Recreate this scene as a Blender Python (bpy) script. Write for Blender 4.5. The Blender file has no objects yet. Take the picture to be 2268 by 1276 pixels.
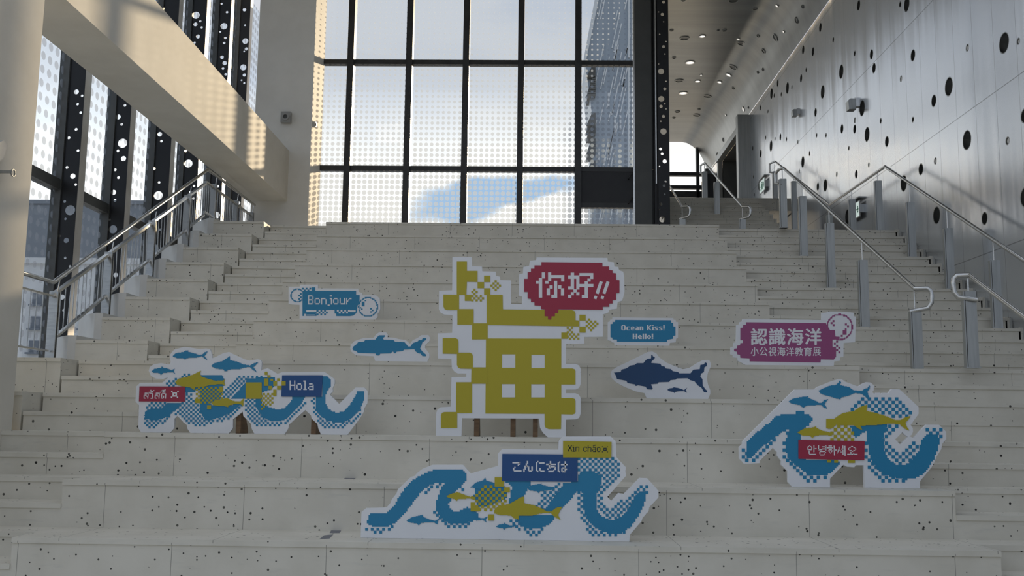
import bpy, bmesh, math, random
from mathutils import Vector, Matrix
import numpy as np
scene = bpy.context.scene
C = scene.collection

# ---------------------------------------------------------------- camera (solved from the stair edges)
W, H_ = 2268, 1276
F, PITCH, YAW, ROLL = 2224.4, 0.13398, -0.02071, 0.01159
EYE = 1.47
_f = Vector((math.sin(YAW)*math.cos(PITCH), math.cos(YAW)*math.cos(PITCH), math.sin(PITCH)))
_r0 = Vector((math.cos(YAW), -math.sin(YAW), 0)); _u0 = _r0.cross(_f)
CR = _r0*math.cos(ROLL) + _u0*math.sin(ROLL)
CU = -_r0*math.sin(ROLL) + _u0*math.cos(ROLL)
CF = _f
cam_d = bpy.data.cameras.new('camera'); cam = bpy.data.objects.new('camera', cam_d); C.objects.link(cam)
M = Matrix((CR, CU, -CF)).transposed().to_4x4(); M.translation = (0, 0, EYE)
cam.matrix_world = M
cam_d.sensor_width = 36; cam_d.lens = F/W*36; cam_d.clip_start = 0.1; cam_d.clip_end = 800
scene.camera = cam
def ray(x, y): return CF + CR*((x-W/2)/F) - CU*((y-H_/2)/F)
def onY(Y, x, y): d = ray(x, y); d = d*(Y/d.y); return Vector((d.x, d.y, d.z+EYE))
def onX(X, x, y): d = ray(x, y); d = d*(X/d.x); return Vector((d.x, d.y, d.z+EYE))
def onZ(Z, x, y): d = ray(x, y); d = d*((Z-EYE)/d.z); return Vector((d.x, d.y, d.z+EYE))

# ---------------------------------------------------------------- view, world, sun
scene.view_settings.view_transform = 'Standard'
scene.view_settings.look = 'None'
scene.view_settings.gamma = 1
scene.view_settings.use_curve_mapping = False
scene.view_settings.exposure = 0.0
SKY_STRENGTH = 1.0
SUN_STRENGTH = 6.0
SUN_AZ, SUN_EL = math.radians(13.5), math.radians(15.5)
scene.cycles.max_bounces = 10
scene.cycles.transparent_max_bounces = 16
scene.cycles.sample_clamp_indirect = 6
scene.cycles.use_denoising = True
scene.cycles.caustics_reflective = False
scene.cycles.caustics_refractive = False

class NT:
    """tiny helper for writing node trees"""
    def __init__(s, tree): s.t = tree; tree.nodes.clear()
    def n(s, kind, **kw):
        nd = s.t.nodes.new(kind)
        for k, v in kw.items(): setattr(nd, k, v)
        return nd
    def l(s, a, b): s.t.links.new(a, b)
    def math(s, op, a, b=None, c=None, clamp=False):
        nd = s.n('ShaderNodeMath', operation=op); nd.use_clamp = clamp
        for i, v in enumerate((a, b, c)):
            if v is None: continue
            if isinstance(v, (int, float)): nd.inputs[i].default_value = v
            else: s.l(v, nd.inputs[i])
        return nd.outputs[0]
    def mixc(s, fac, a, b, blend='MIX'):
        nd = s.n('ShaderNodeMix', data_type='RGBA', blend_type=blend)
        for idx, v in ((0, fac), (6, a), (7, b)):
            if isinstance(v, (int, float)): nd.inputs[idx].default_value = v
            elif isinstance(v, tuple): nd.inputs[idx].default_value = (*v[:3], 1)
            else: s.l(v, nd.inputs[idx])
        return nd.outputs[2]
    def ramp(s, v, lo, hi, a=0.0, b=1.0, smooth=True):
        nd = s.n('ShaderNodeMapRange', interpolation_type='SMOOTHSTEP' if smooth else 'LINEAR')
        s.l(v, nd.inputs[0])
        for i, q in enumerate((lo, hi, a, b)): nd.inputs[i+1].default_value = q
        return nd.outputs[0]
    def noise(s, vec, scale, detail=3, rough=.55, dist=0.0):
        nd = s.n('ShaderNodeTexNoise'); s.l(vec, nd.inputs['Vector'])
        nd.inputs['Scale'].default_value = scale; nd.inputs['Detail'].default_value = detail
        nd.inputs['Roughness'].default_value = rough; nd.inputs['Distortion'].default_value = dist
        return nd.outputs[0]
    def scalevec(s, vec, sc, loc=(0, 0, 0)):
        nd = s.n('ShaderNodeMapping'); s.l(vec, nd.inputs[0])
        nd.inputs['Scale'].default_value = sc; nd.inputs['Location'].default_value = loc
        return nd.outputs[0]

world = bpy.data.worlds.new('sky'); scene.world = world; world.use_nodes = True
w = NT(world.node_tree)
tc = w.n('ShaderNodeTexCoord'); sep = w.n('ShaderNodeSeparateXYZ'); w.l(tc.outputs['Generated'], sep.inputs[0])
dx, dy, dz = sep.outputs
az = w.math('ARCTAN2', dx, dy); el = w.math('ARCSINE', dz)
cloud = w.noise(w.scalevec(tc.outputs['Generated'], (2.2, 2.2, 7.0), (.3, .1, .9)), 1.6, 5, .55, .6)
bands = w.noise(w.scalevec(tc.outputs['Generated'], (1.5, 1.5, 11.0), (4.1, 2.0, .3)), 1.5, 4, .5, .9)
cover = w.ramp(cloud, .36, .60)
front = w.ramp(dy, -.2, .95)
blue = w.mixc(front, (.42, .51, .68), (.66, .74, .88))
white = w.mixc(front, (.585, .605, .63), (.98, .98, .98))
col = w.mixc(cover, blue, white)
# broad grey bands high up, brighter low towards the sun
col = w.mixc(w.math('MULTIPLY', w.ramp(bands, .46, .62), w.math('MULTIPLY', front, .55)), col, (.64, .68, .77))
low = w.math('MULTIPLY', w.ramp(el, .43, .19), w.ramp(dy, .7, .97))
col = w.mixc(w.math('MULTIPLY', low, .80), col, (1.42, 1.38, 1.30))
col = w.mixc(w.math('MULTIPLY', w.ramp(el, .26, .36), w.math('MULTIPLY', front, .7)), col, (.55, .59, .67))
# a gap in the clouds showing blue, low ahead
wob = w.math('MULTIPLY', w.math('SUBTRACT', cloud, .5), .12)
pa, pe = math.atan2(onY(1, 1100, 440).x, 1), math.atan2(onY(1, 1100, 440).z-EYE, 1)
ga = w.math('DIVIDE', w.math('SUBTRACT', az, pa), .095)
ge = w.math('DIVIDE', w.math('ADD', w.math('SUBTRACT', w.math('SUBTRACT', el, pe), w.math('MULTIPLY', w.math('SUBTRACT', az, pa), .16)), wob), .017)
gd = w.math('ADD', w.math('MULTIPLY', ga, ga), w.math('MULTIPLY', ge, ge))
col = w.mixc(w.ramp(gd, 1.25, .45), col, (.40, .60, .86))
ground = (.20, .20, .19)
col = w.mixc(w.ramp(dz, -.03, .01), ground, col)
col = w.mixc(w.ramp(dx, -.25, -.6), col, (1.28, 1.28, 1.26), 'MULTIPLY')
bg = w.n('ShaderNodeBackground'); w.l(col, bg.inputs[0]); bg.inputs[1].default_value = SKY_STRENGTH
wo = w.n('ShaderNodeOutputWorld'); w.l(bg.outputs[0], wo.inputs[0])

sun_d = bpy.data.lights.new('sun', 'SUN'); sun = bpy.data.objects.new('sun', sun_d); C.objects.link(sun)
sun_d.energy = SUN_STRENGTH; sun_d.angle = math.radians(1.0); sun_d.color = (1.0, .77, .50)
sdir = Vector((math.sin(SUN_AZ)*math.cos(SUN_EL), math.cos(SUN_AZ)*math.cos(SUN_EL), math.sin(SUN_EL)))
sun.rotation_euler = sdir.to_track_quat('Z', 'Y').to_euler()
sun.location = (8, 40, 25)

# ---------------------------------------------------------------- materials
MATS = {}
def mat(name, color, rough=.5, metal=0.0, spec=.5):
    m = bpy.data.materials.new(name); m.use_nodes = True
    b = m.node_tree.nodes['Principled BSDF']
    b.inputs['Base Color'].default_value = (*color, 1); b.inputs['Roughness'].default_value = rough
    b.inputs['Metallic'].default_value = metal; b.inputs['Specular IOR Level'].default_value = spec
    MATS[name] = m
    return m
def principled(name):
    m = bpy.data.materials.new(name); m.use_nodes = True
    t = NT(m.node_tree); out = t.n('ShaderNodeOutputMaterial'); b = t.n('ShaderNodeBsdfPrincipled'); t.l(b.outputs[0], out.inputs[0])
    MATS[name] = m
    return t, b, out

def noisy(name, c1, c2, scale, rough=.6, metal=0.0, bump=0.0, stretch=(1, 1, 1)):
    t, b, _ = principled(name)
    tcn = t.n('ShaderNodeTexCoord')
    v = t.scalevec(tcn.outputs['Object'], stretch)
    nz = t.noise(v, scale, 5, .6)
    t.l(t.mixc(t.ramp(nz, .3, .7), c1, c2), b.inputs['Base Color'])
    b.inputs['Roughness'].default_value = rough; b.inputs['Metallic'].default_value = metal
    if bump:
        bp = t.n('ShaderNodeBump'); bp.inputs['Strength'].default_value = bump; bp.inputs['Distance'].default_value = .01
        t.l(nz, bp.inputs['Height']); t.l(bp.outputs[0], b.inputs['Normal'])
    return MATS[name]

def stone():
    t, b, _ = principled('speckled_stone')
    tcn = t.n('ShaderNodeTexCoord'); p = tcn.outputs['Object']
    clump = t.noise(p, 2.6, 3)
    base = t.mixc(t.ramp(t.noise(p, 3.0, 5), .3, .7), (.655, .63, .555), (.73, .705, .63))
    base = t.mixc(t.math('MULTIPLY', t.ramp(t.noise(t.scalevec(p, (1, 1, 5)), 5.0, 6), .55, .8), .35), base, (.50, .495, .46))
    def holes(scale, seed, rmin, rmax, thresh):
        vo = t.n('ShaderNodeTexVoronoi', feature='F1'); t.l(t.scalevec(p, (1, 1, 1), (seed, seed*.7, seed*1.3)), vo.inputs['Vector'])
        vo.inputs['Scale'].default_value = scale
        sp = t.n('ShaderNodeSeparateColor'); t.l(vo.outputs['Color'], sp.inputs[0])
        keep = t.math('GREATER_THAN', t.math('ADD', sp.outputs[0], t.math('MULTIPLY', t.math('SUBTRACT', clump, .5), 1.5)), thresh)
        rad = t.math('MULTIPLY_ADD', sp.outputs[1], (rmax-rmin)*scale, rmin*scale)
        inside = t.math('LESS_THAN', vo.outputs['Distance'], rad)
        return t.math('MULTIPLY', inside, keep), sp.outputs[2]
    h1, v1 = holes(15.0, 1.3, .0045, .0115, .52)
    h2, v2 = holes(21.0, 5.1, .0035, .0088, .58)
    pale = t.mixc(v1, (.02, .02, .018), (.14, .14, .12))
    col = t.mixc(h1, base, pale)
    col = t.mixc(h2, col, t.mixc(v2, (.015, .015, .015), (.10, .10, .09)))
    # joints between the cast panels, staggered from tier to tier
    sp = t.n('ShaderNodeSeparateXYZ'); t.l(p, sp.inputs[0])
    row = t.math('FLOOR', t.math('DIVIDE', t.math('ADD', sp.outputs[2], .02), .34))
    off = t.math('FRACT', t.math('MULTIPLY', t.math('SINE', t.math('MULTIPLY', row, 12.9)), 43.7))
    fx = t.math('FRACT', t.math('ADD', t.math('DIVIDE', sp.outputs[0], 1.03), off))
    joint = t.math('LESS_THAN', fx, .0042)
    col = t.mixc(t.math('MULTIPLY', joint, .65), col, (.12, .12, .11))
    t.l(col, b.inputs['Base Color']); b.inputs['Roughness'].default_value = .55
    b.inputs['Specular IOR Level'].default_value = .3
    return MATS['speckled_stone']

def clad():
    """satin metal cladding: upright seams and slightly wavy sheets"""
    t, b, _ = principled('metal_cladding')
    tcn = t.n('ShaderNodeTexCoord'); p = tcn.outputs['Object']
    sp = t.n('ShaderNodeSeparateXYZ'); t.l(p, sp.inputs[0])
    v = t.math('ADD', sp.outputs[1], 0)
    fy = t.math('FRACT', t.math('DIVIDE', v, .62))
    seam = t.math('LESS_THAN', fy, .012)
    seam2 = t.math('LESS_THAN', t.math('FRACT', t.math('DIVIDE', t.math('SUBTRACT', sp.outputs[2], 3.82), 2.1)), .006)
    pan = t.n('ShaderNodeTexWhiteNoise', noise_dimensions='2D')
    cb = t.n('ShaderNodeCombineXYZ'); t.l(t.math('FLOOR', t.math('DIVIDE', v, .62)), cb.inputs[0]); t.l(t.math('FLOOR', t.math('DIVIDE', t.math('SUBTRACT', sp.outputs[2], 3.82), 2.1)), cb.inputs[1])
    t.l(cb.outputs[0], pan.inputs[0])
    wav = t.noise(t.scalevec(p, (1, 1.2, .07)), 1.6, 2, .4)
    wav2 = t.noise(t.scalevec(p, (1, .7, .05)), .9, 2, .5)
    tilt = t.math('MULTIPLY', t.math('SUBTRACT', fy, .5), t.math('SUBTRACT', pan.outputs[0], .5))
    hgt = t.math('ADD', t.math('ADD', t.math('MULTIPLY', wav, .020), t.math('MULTIPLY', wav2, .02)), t.math('MULTIPLY', tilt, .014))
    bp = t.n('ShaderNodeBump'); bp.inputs['Strength'].default_value = 1.0; bp.inputs['Distance'].default_value = 1.0
    t.l(hgt, bp.inputs['Height']); t.l(bp.outputs[0], b.inputs['Normal'])
    col = t.mixc(t.math('MULTIPLY', t.math('MAXIMUM', seam, seam2), .7), (.67, .70, .745), (.2, .21, .22))
    t.l(col, b.inputs['Base Color'])
    b.inputs['Metallic'].default_value = .9; b.inputs['Roughness'].default_value = .23
    return MATS['metal_cladding']

def frit(name, axis, z0, z1, r0, r1, pitch, tint, ink=(.50, .60, .76), keep=.50):
    """glass printed with rows of white dots that shrink with height"""
    m = bpy.data.materials.new(name); m.use_nodes = True; t = NT(m.node_tree); MATS[name] = m
    tcn = t.n('ShaderNodeTexCoord'); sp = t.n('ShaderNodeSeparateXYZ'); t.l(tcn.outputs['Object'], sp.inputs[0])
    u, z = sp.outputs[axis], sp.outputs[2]
    a = t.math('SUBTRACT', t.math('FRACT', t.math('DIVIDE', u, pitch)), .5)
    c = t.math('SUBTRACT', t.math('FRACT', t.math('DIVIDE', z, pitch)), .5)
    d = t.math('SQRT', t.math('ADD', t.math('MULTIPLY', a, a), t.math('MULTIPLY', c, c)))
    rad = t.ramp(z, z0, z1, r0, r1, smooth=False)
    dot = t.ramp(t.math('SUBTRACT', rad, d), -.035, .035)
    clear = t.n('ShaderNodeBsdfTransparent'); clear.inputs[0].default_value = (*tint, 1)
    gl = t.n('ShaderNodeBsdfGlossy'); gl.inputs['Roughness'].default_value = .02
    glass = t.n('ShaderNodeMixShader'); glass.inputs[0].default_value = .04; t.l(clear.outputs[0], glass.inputs[1]); t.l(gl.outputs[0], glass.inputs[2])
    tr = t.n('ShaderNodeBsdfTransparent'); tr.inputs[0].default_value = (keep, keep, keep, 1)
    tl = t.n('ShaderNodeBsdfTranslucent'); tl.inputs[0].default_value = (*ink, 1)
    ink = t.n('ShaderNodeMixShader'); ink.inputs[0].default_value = .4; t.l(tr.outputs[0], ink.inputs[1]); t.l(tl.outputs[0], ink.inputs[2])
    mx = t.n('ShaderNodeMixShader'); t.l(dot, mx.inputs[0]); t.l(glass.outputs[0], mx.inputs[1]); t.l(ink.outputs[0], mx.inputs[2])
    out = t.n('ShaderNodeOutputMaterial'); t.l(mx.outputs[0], out.inputs[0])
    return m

def emit(name, color, strength):
    m = bpy.data.materials.new(name); m.use_nodes = True; t = NT(m.node_tree); MATS[name] = m
    e = t.n('ShaderNodeEmission'); e.inputs[0].default_value = (*color, 1); e.inputs[1].default_value = strength
    o = t.n('ShaderNodeOutputMaterial'); t.l(e.outputs[0], o.inputs[0])
    return m

STONE = stone(); CLAD = clad()
FRIT_B = frit('dotted_glass', 0, 5.6, 10.2, .45, .13, .1167, (.93, .95, .96))
FRIT_L = frit('dotted_glass_side', 1, 3.2, 7.0, .25, .33, .19, (.90, .95, 1.0), (.30, .34, .40), .86)
FRIT_E = frit('clear_glass', 0, 0, 1, -.2, -.2, .14, (.96, .97, .97))
PLASTER = noisy('white_plaster', (.74, .73, .69), (.79, .78, .74), 2.2, .75)
RENDER_ = noisy('tan_plaster', (.74, .71, .635), (.82, .79, .715), 1.4, .75, bump=.15)
CURB = noisy('curb_plaster', (.66, .66, .64), (.72, .72, .70), 3, .6)
SOFFIT = noisy('ceiling_panel', (.25, .26, .26), (.31, .32, .32), .6, .30, .7, stretch=(.3, 4, 1))
STEEL = noisy('brushed_steel', (.52, .52, .51), (.62, .62, .60), 6, .24, 1.0, stretch=(1, 1, 8))
POSTM = noisy('satin_steel', (.36, .37, .36), (.44, .45, .44), 4, .42, .75, stretch=(6, 1, .4))
CEILW = noisy('white_ceiling', (.78, .78, .76), (.82, .82, .80), 1, .8)
BLACK = noisy('black_metal', (.012, .013, .016), (.018, .019, .022), 3, .45, .2)
FRAME = noisy('dark_frame', (.030, .031, .032), (.042, .043, .045), 4, .4, .4)
GREYP = noisy('grey_panel', (.075, .08, .08), (.09, .095, .095), 3, .5)
DARK = mat('dark_void', (.01, .01, .011), .7)
WOOD = noisy('prop_wood', (.12, .07, .035), (.20, .12, .06), 4, .6, stretch=(1, 1, 8))
WHITEB = noisy('foam_board', (.80, .82, .86), (.83, .85, .89), 2, .45)
P_BLUE = mat('print_blue', (.014, .23, .44), .45)
P_NAVY = mat('print_navy', (.005, .052, .155), .45)
P_DBLUE = mat('print_deep_blue', (.009, .075, .25), .45)
P_YELL = mat('print_yellow', (.47, .40, .018), .45)
P_RED = mat('print_red', (.36, .022, .060), .45)
P_MAG = mat('print_magenta', (.33, .075, .21), .45)
P_WHITE = mat('print_white', (.82, .83, .87), .45)
P_DARK = mat('print_dark', (.015, .03, .03), .45)
GLASS_DK = mat('building_glass', (.17, .19, .22), .3)
BLD_W = noisy('apartment_render', (.62, .63, .64), (.70, .71, .72), 1.0, .8)
BLD_G = noisy('tower_cladding', (.26, .31, .37), (.33, .38, .44), .35, .35, .5, stretch=(3, 1, .3))
BLD_L = mat('tower_louvre', (.62, .66, .70), .4, .3)
GROUND = noisy('paving_outside', (.56, .55, .52), (.64, .63, .60), .4, .9)
PLASTIC = mat('grey_plastic', (.34, .34, .33), .45)
PLASTW = mat('white_plastic', (.62, .62, .60), .4)
LAMP_ON = emit('lamp_lens', (1.0, .96, .88), 1.3)
LAMP_OFF = mat('lamp_lens_unlit', (.10, .105, .10), .3)
SIGN_L = emit('sign_face', (.80, .95, .90), .62)
SIGN_G = mat('sign_green', (.02, .22, .13), .5)
DECAL = mat('floor_sticker', (.16, .17, .20), .5)

# ---------------------------------------------------------------- mesh helpers
class MB:
    def __init__(s): s.v = []; s.f = []; s.m = []
    def quadbox(s, b4, t4, mi=0):
        o = len(s.v); s.v += [tuple(p) for p in b4] + [tuple(p) for p in t4]
        for q in ((3, 2, 1, 0), (4, 5, 6, 7), (0, 1, 5, 4), (1, 2, 6, 5), (2, 3, 7, 6), (3, 0, 4, 7)):
            s.f.append(tuple(o+i for i in q)); s.m.append(mi)
        return s
    def box(s, x0, x1, y0, y1, z0, z1, mi=0):
        return s.quadbox([(x0, y0, z0), (x1, y0, z0), (x1, y1, z0), (x0, y1, z0)], [(x0, y0, z1), (x1, y0, z1), (x1, y1, z1), (x0, y1, z1)], mi)
    def prism(s, pts, axis, a, b, mi=0):
        """polygon given in the two other axes, extruded along axis from a to b"""
        def P(p, q):
            return (q, p[0], p[1]) if axis == 0 else (p[0], q, p[1]) if axis == 1 else (p[0], p[1], q)
        o = len(s.v); n = len(pts)
        s.v += [P(p, a) for p in pts] + [P(p, b) for p in pts]
        s.f.append(tuple(o+i for i in range(n))); s.m.append(mi)
        s.f.append(tuple(o+n+i for i in reversed(range(n)))); s.m.append(mi)
        for i in range(n):
            j = (i+1) % n; s.f.append((o+j, o+i, o+n+i, o+n+j)); s.m.append(mi)
        return s
    def bar(s, p, q, wd, hd, mi=0):
        """square bar from p to q: wd across, hd deep (upward)"""
        p, q = Vector(p), Vector(q); d = (q-p).normalized()
        up = Vector((0, 0, 1)) if abs(d.z) < .9 else Vector((0, 1, 0))
        a = d.cross(up).normalized()*wd/2; b = a.cross(d).normalized()*hd/2
        return s.quadbox([p-a-b, p+a-b, p+a+b, p-a+b], [q-a-b, q+a-b, q+a+b, q-a+b], mi)
    def tube(s, pts, r, n=10, mi=0, caps=True):
        pts = [Vector(p) for p in pts]; o = len(s.v); prev = None
        for i, p in enumerate(pts):
            a = (p-pts[i-1]).normalized() if i else None
            b = (pts[i+1]-p).normalized() if i < len(pts)-1 else None
            d = (a+b).normalized() if a and b else (a or b)
            if prev is None:
                up = Vector((0, 0, 1)) if abs(d.z) < .9 else Vector((0, 1, 0)); e = d.cross(up).normalized()
            else:
                e = (prev - d*prev.dot(d)).normalized()
            prev = e; g = d.cross(e)
            k = 1.0
            if a and b: k = 1/max(.5, math.sqrt((1+a.dot(b))/2))
            for j in range(n):
                t = 2*math.pi*j/n; s.v.append(tuple(p + (e*math.cos(t)+g*math.sin(t))*r*(k if k < 1.2 else 1.1)))
        for i in range(len(pts)-1):
            for j in range(n):
                a0 = o+i*n+j; a1 = o+i*n+(j+1) % n; s.f.append((a0, a1, a1+n, a0+n)); s.m.append(mi)
        if caps:
            s.f.append(tuple(o+j for j in reversed(range(n)))); s.m.append(mi)
            e0 = o+(len(pts)-1)*n; s.f.append(tuple(e0+j for j in range(n))); s.m.append(mi)
        return s
    def cyl(s, p, q, r, n=16, mi=0): return s.tube([p, q], r, n, mi)
    def quad(s, a, b, c, d, mi=0):
        o = len(s.v); s.v += [tuple(a), tuple(b), tuple(c), tuple(d)]; s.f.append((o, o+1, o+2, o+3)); s.m.append(mi); return s
    def ring(s, c, nrm, r0, r1, depth, n=24, mi=0):
        """flat ring with depth, axis nrm"""
        c = Vector(c); nrm = Vector(nrm).normalized(); e = nrm.cross(Vector((0, 0, 1)) if abs(nrm.z) < .9 else Vector((0, 1, 0))).normalized(); g = nrm.cross(e)
        o = len(s.v)
        for rr, k in ((r0, 0), (r1, 0), (r1, depth), (r0, depth)):
            for j in range(n):
                t = 2*math.pi*j/n; s.v.append(tuple(c+(e*math.cos(t)+g*math.sin(t))*rr+nrm*k))
        for k in range(4):
            for j in range(n):
                a = o+k*n+j; b = o+k*n+(j+1) % n; k2 = (k+1) % 4
                s.f.append((a, b, o+k2*n+(j+1) % n, o+k2*n+j)); s.m.append(mi)
        return s
    def disc(s, c, nrm, r, n=24, mi=0):
        c = Vector(c); nrm = Vector(nrm).normalized(); e = nrm.cross(Vector((0, 0, 1)) if abs(nrm.z) < .9 else Vector((0, 1, 0))).normalized(); g = nrm.cross(e)
        o = len(s.v)
        for j in range(n):
            t = 2*math.pi*j/n; s.v.append(tuple(c+(e*math.cos(t)+g*math.sin(t))*r))
        s.f.append(tuple(o+j for j in range(n))); s.m.append(mi); return s
    def build(s, name, mats, parent=None, smooth=False, fix=True):
        me = bpy.data.meshes.new(name); me.from_pydata(s.v, [], s.f)
        for m in (mats if isinstance(mats, (list, tuple)) else [mats]): me.materials.append(m)
        if len(me.materials) > 1: me.polygons.foreach_set('material_index', s.m)
        if fix:
            bm = bmesh.new(); bm.from_mesh(me); bmesh.ops.recalc_face_normals(bm, faces=bm.faces); bm.to_mesh(me); bm.free()
        if smooth:
            me.polygons.foreach_set('use_smooth', [True]*len(me.polygons)); me.set_sharp_from_angle(angle=math.radians(40))
        me.update()
        o = bpy.data.objects.new(name, me); C.objects.link(o)
        if parent is not None: attach(o, parent)
        return o
def attach(o, parent):
    o.parent = parent
    o.matrix_parent_inverse = world_of(parent).inverted()
def world_of(o):
    m = Matrix.LocRotScale(o.location, o.rotation_euler, o.scale)
    return world_of(o.parent) @ o.matrix_parent_inverse @ m if o.parent else m
def pane(x0, x1, y0, y1, z0, z1, m, parent, face):
    """glass pane with the printed dots on one face only (2 = front, 3 = inner side)"""
    mb = MB().box(x0, x1, y0, y1, z0, z1); mb.m = [1]*6; mb.m[face] = 0
    return structure(mb.build('pane', [m, FRIT_E], parent))
def tag(o, label=None, cat=None, group=None, kind=None):
    if label: o['label'] = label
    if cat: o['category'] = cat
    if group: o['group'] = group
    if kind: o['kind'] = kind
    return o
def thing(name, label, cat, loc=(0, 0, 0), group=None):
    o = bpy.data.objects.new(name, None); o.empty_display_size = .1; o.location = loc; C.objects.link(o)
    return tag(o, label, cat, group)
def structure(o): o['kind'] = 'structure'; return o
def circle(u, v, r, n=20): return [(u+r*math.cos(2*math.pi*i/n), v+r*math.sin(2*math.pi*i/n)) for i in range(n)]
def plate(loops, thick, fn, name, mats, parent=None):
    """flat sheet with holes (first loop outside, the others holes), thick deep; fn maps (u, v, w) to the world, w in 0..thick"""
    cu = bpy.data.curves.new('tmp', 'CURVE'); cu.dimensions = '2D'; cu.fill_mode = 'BOTH'; cu.extrude = thick/2
    for lp in loops:
        sp = cu.splines.new('POLY'); sp.points.add(len(lp)-1)
        for i, (a, b) in enumerate(lp): sp.points[i].co = (a, b, 0, 1)
        sp.use_cyclic_u = True
    tmp = bpy.data.objects.new('tmp', cu); C.objects.link(tmp)
    me0 = tmp.to_mesh()
    vs = [tuple(fn(v.co.x, v.co.y, v.co.z+thick/2)) for v in me0.vertices]; fs = [tuple(p.vertices) for p in me0.polygons]
    tmp.to_mesh_clear(); bpy.data.objects.remove(tmp); bpy.data.curves.remove(cu)
    mb = MB(); mb.v = vs; mb.f = fs; mb.m = [0]*len(fs)
    return mb.build(name, mats, parent)

# ---------------------------------------------------------------- setting: levels of the stair
TD, RISE = .678, .34
def zt(k): return .68 + RISE*k
def yt(k): return 6.789 + TD*k + (1.4535 if k >= 5 else 0)
def zs(j): return .68 + .17*j
def ys(j): return 6.789 + j/2*TD + TD/2 + (1.4535 if j >= 9 else 0)
XA, XB, XC, XD, XE = -4.47, -3.45, 3.07, 6.11, 6.145     # aisle, seating, stair, wall
LIP = .036

structure(MB().box(-7, 6.13, -6, 5.45, -.3, 0).build('floor', STONE))
structure(MB().box(-140, 120, -60, 240, -3.0, -2.6).build('ground_outside', GROUND))

def step_mesh(x0, x1, y0, y1, z, drop=.42):
    mb = MB()
    mb.box(x0, x1, y0, y1+.02, z-drop, z-LIP)
    mb.box(x0, x1, y0-.011, y1+.005, z-LIP, z)
    return mb

stair = thing('grand_staircase', 'wide pale speckled concrete staircase with deep seating tiers climbing to the big window', 'staircase', (0, 5.45, 0))
for k in range(-1, 13):                                     # the wide seating tiers
    y1 = yt(k+1) if k < 12 else 20.6
    step_mesh(XB, XC, yt(k), y1, zt(k)).build('seating_tier', STONE, stair)
for j in range(-3, 25):                                     # ordinary steps beside them
    y1 = ys(j+1) if j < 24 else 19.5
    step_mesh(XC, XD, ys(j), y1, zs(j), .30).build('step', STONE, stair)
for j in range(-3, 25):
    y1 = ys(j+1) if j < 24 else 19.6
    step_mesh(XA, XB, ys(j), y1, zs(j), .30).build('step', STONE, stair)
for k in range(3, 13):                                      # narrow tiers against the railing
    y1 = yt(k+1) if k < 12 else 19.6
    x0 = -6.15 if k <= 4 else -5.34
    step_mesh(x0, XA-.02, yt(k), y1, zt(k)).build('side_tier', STONE, stair)
    if k >= 5:
        z1 = zt(k)+.055
        mb = MB()
        pl = [(-5.34, yt(k)+.012), (-5.34, y1+.012), (-5.86, y1+.012), (-5.86, yt(k)+.50), (-5.44, yt(k)+.012)]
        mb.prism(pl, 2, zt(k)-.40, z1)
        mb.build('curb', CURB, stair)
# thin stringer against the metal wall
st = MB()
for j in range(-3, 25):
    st.box(XD-.02, XE-.001, ys(j)+.0, (ys(j+1) if j < 24 else 19.5)+.02, zs(j)-.30, zs(j)+.012)
st.build('stringer', STONE, stair)

up = thing('upper_staircase', 'short dim flight of speckled steps rising into the metal corridor', 'staircase', (4, 19.5, 4.76))
for i in range(12):
    y0 = 19.5+.345*i
    step_mesh(2.84, 5.3 if i < 11 else 6.12, y0, y0+.345 if i < 11 else 34.4, 4.76+.17*(i+1), .3).build('step', STONE, up)
sb = MB()
for i in range(12): sb.box(2.84, 5.3, 19.52+.345*i, 23.7, 4.76-.25, 4.76+.17*i-.05)
sb.build('flight_body', STONE, up)
structure(MB().box(5.3, 6.12, 19.49, 23.4, 4.5, 4.755).build('floor_landing', STONE))

# ---------------------------------------------------------------- walls, beam, pillar, ceiling
structure(MB().box(-5.66, -4.5, 19.61, 20.6, 4.765, 11.4).build('wall_back', PLASTER))
structure(MB().box(-5.66, -4.93, 8.9, 19.62, 5.83, 6.86).build('beam', RENDER_))
structure(MB().box(-5.3, XA, 6.0, 8.64, 0, 11.4).build('pillar', RENDER_))
structure(MB().box(-7.3, 2.6, 12.0, 20.9, 11.4, 11.7).build('ceiling', CEILW))  # unseen hall ceiling, added to control top light; front left open for skylight
structure(MB().box(-7.3, -6.6, -6, 26, -2.6, 1.2).build('wall_left_plinth', GREYP))
structure(MB().box(-6.7, -5.66, 23.9, 24.1, 0, 11.4).build('wall_facade_end', GREYP))
# metal corridor ceiling with the curved cove down to the wall
cv = [(2.45, 11.4), (5.2, 11.4), (5.40, 11.36), (5.58, 11.26), (5.74, 11.12), (5.87, 10.95), (5.97, 10.76), (6.05, 10.55), (6.12, 10.28)]
def ceil_loop(): return cv
mb = MB(); o = 0
n = len(cv)
for (y, xl) in ((12.0, 2.45), (20.9, 2.45), (34.6, 3.95)):
    pr = [(xl, cv[0][1])] + cv[1:]
    for (x, z) in pr: mb.v.append((x, y, z))
    for (x, z) in reversed(pr): mb.v.append((x+.03 if z < 11.3 else x, y, z+.05))
m2 = 2*n
for k in (0, m2):
    for i in range(m2):
        j = (i+1) % m2; mb.f.append((k+i, k+j, k+m2+j, k+m2+i)); mb.m.append(0)
mb.f.append(tuple(range(m2))); mb.f.append(tuple(reversed(range(2*m2, 3*m2)))); mb.m += [0, 0]
structure(mb.build('ceiling_cove', SOFFIT, smooth=True))

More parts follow.
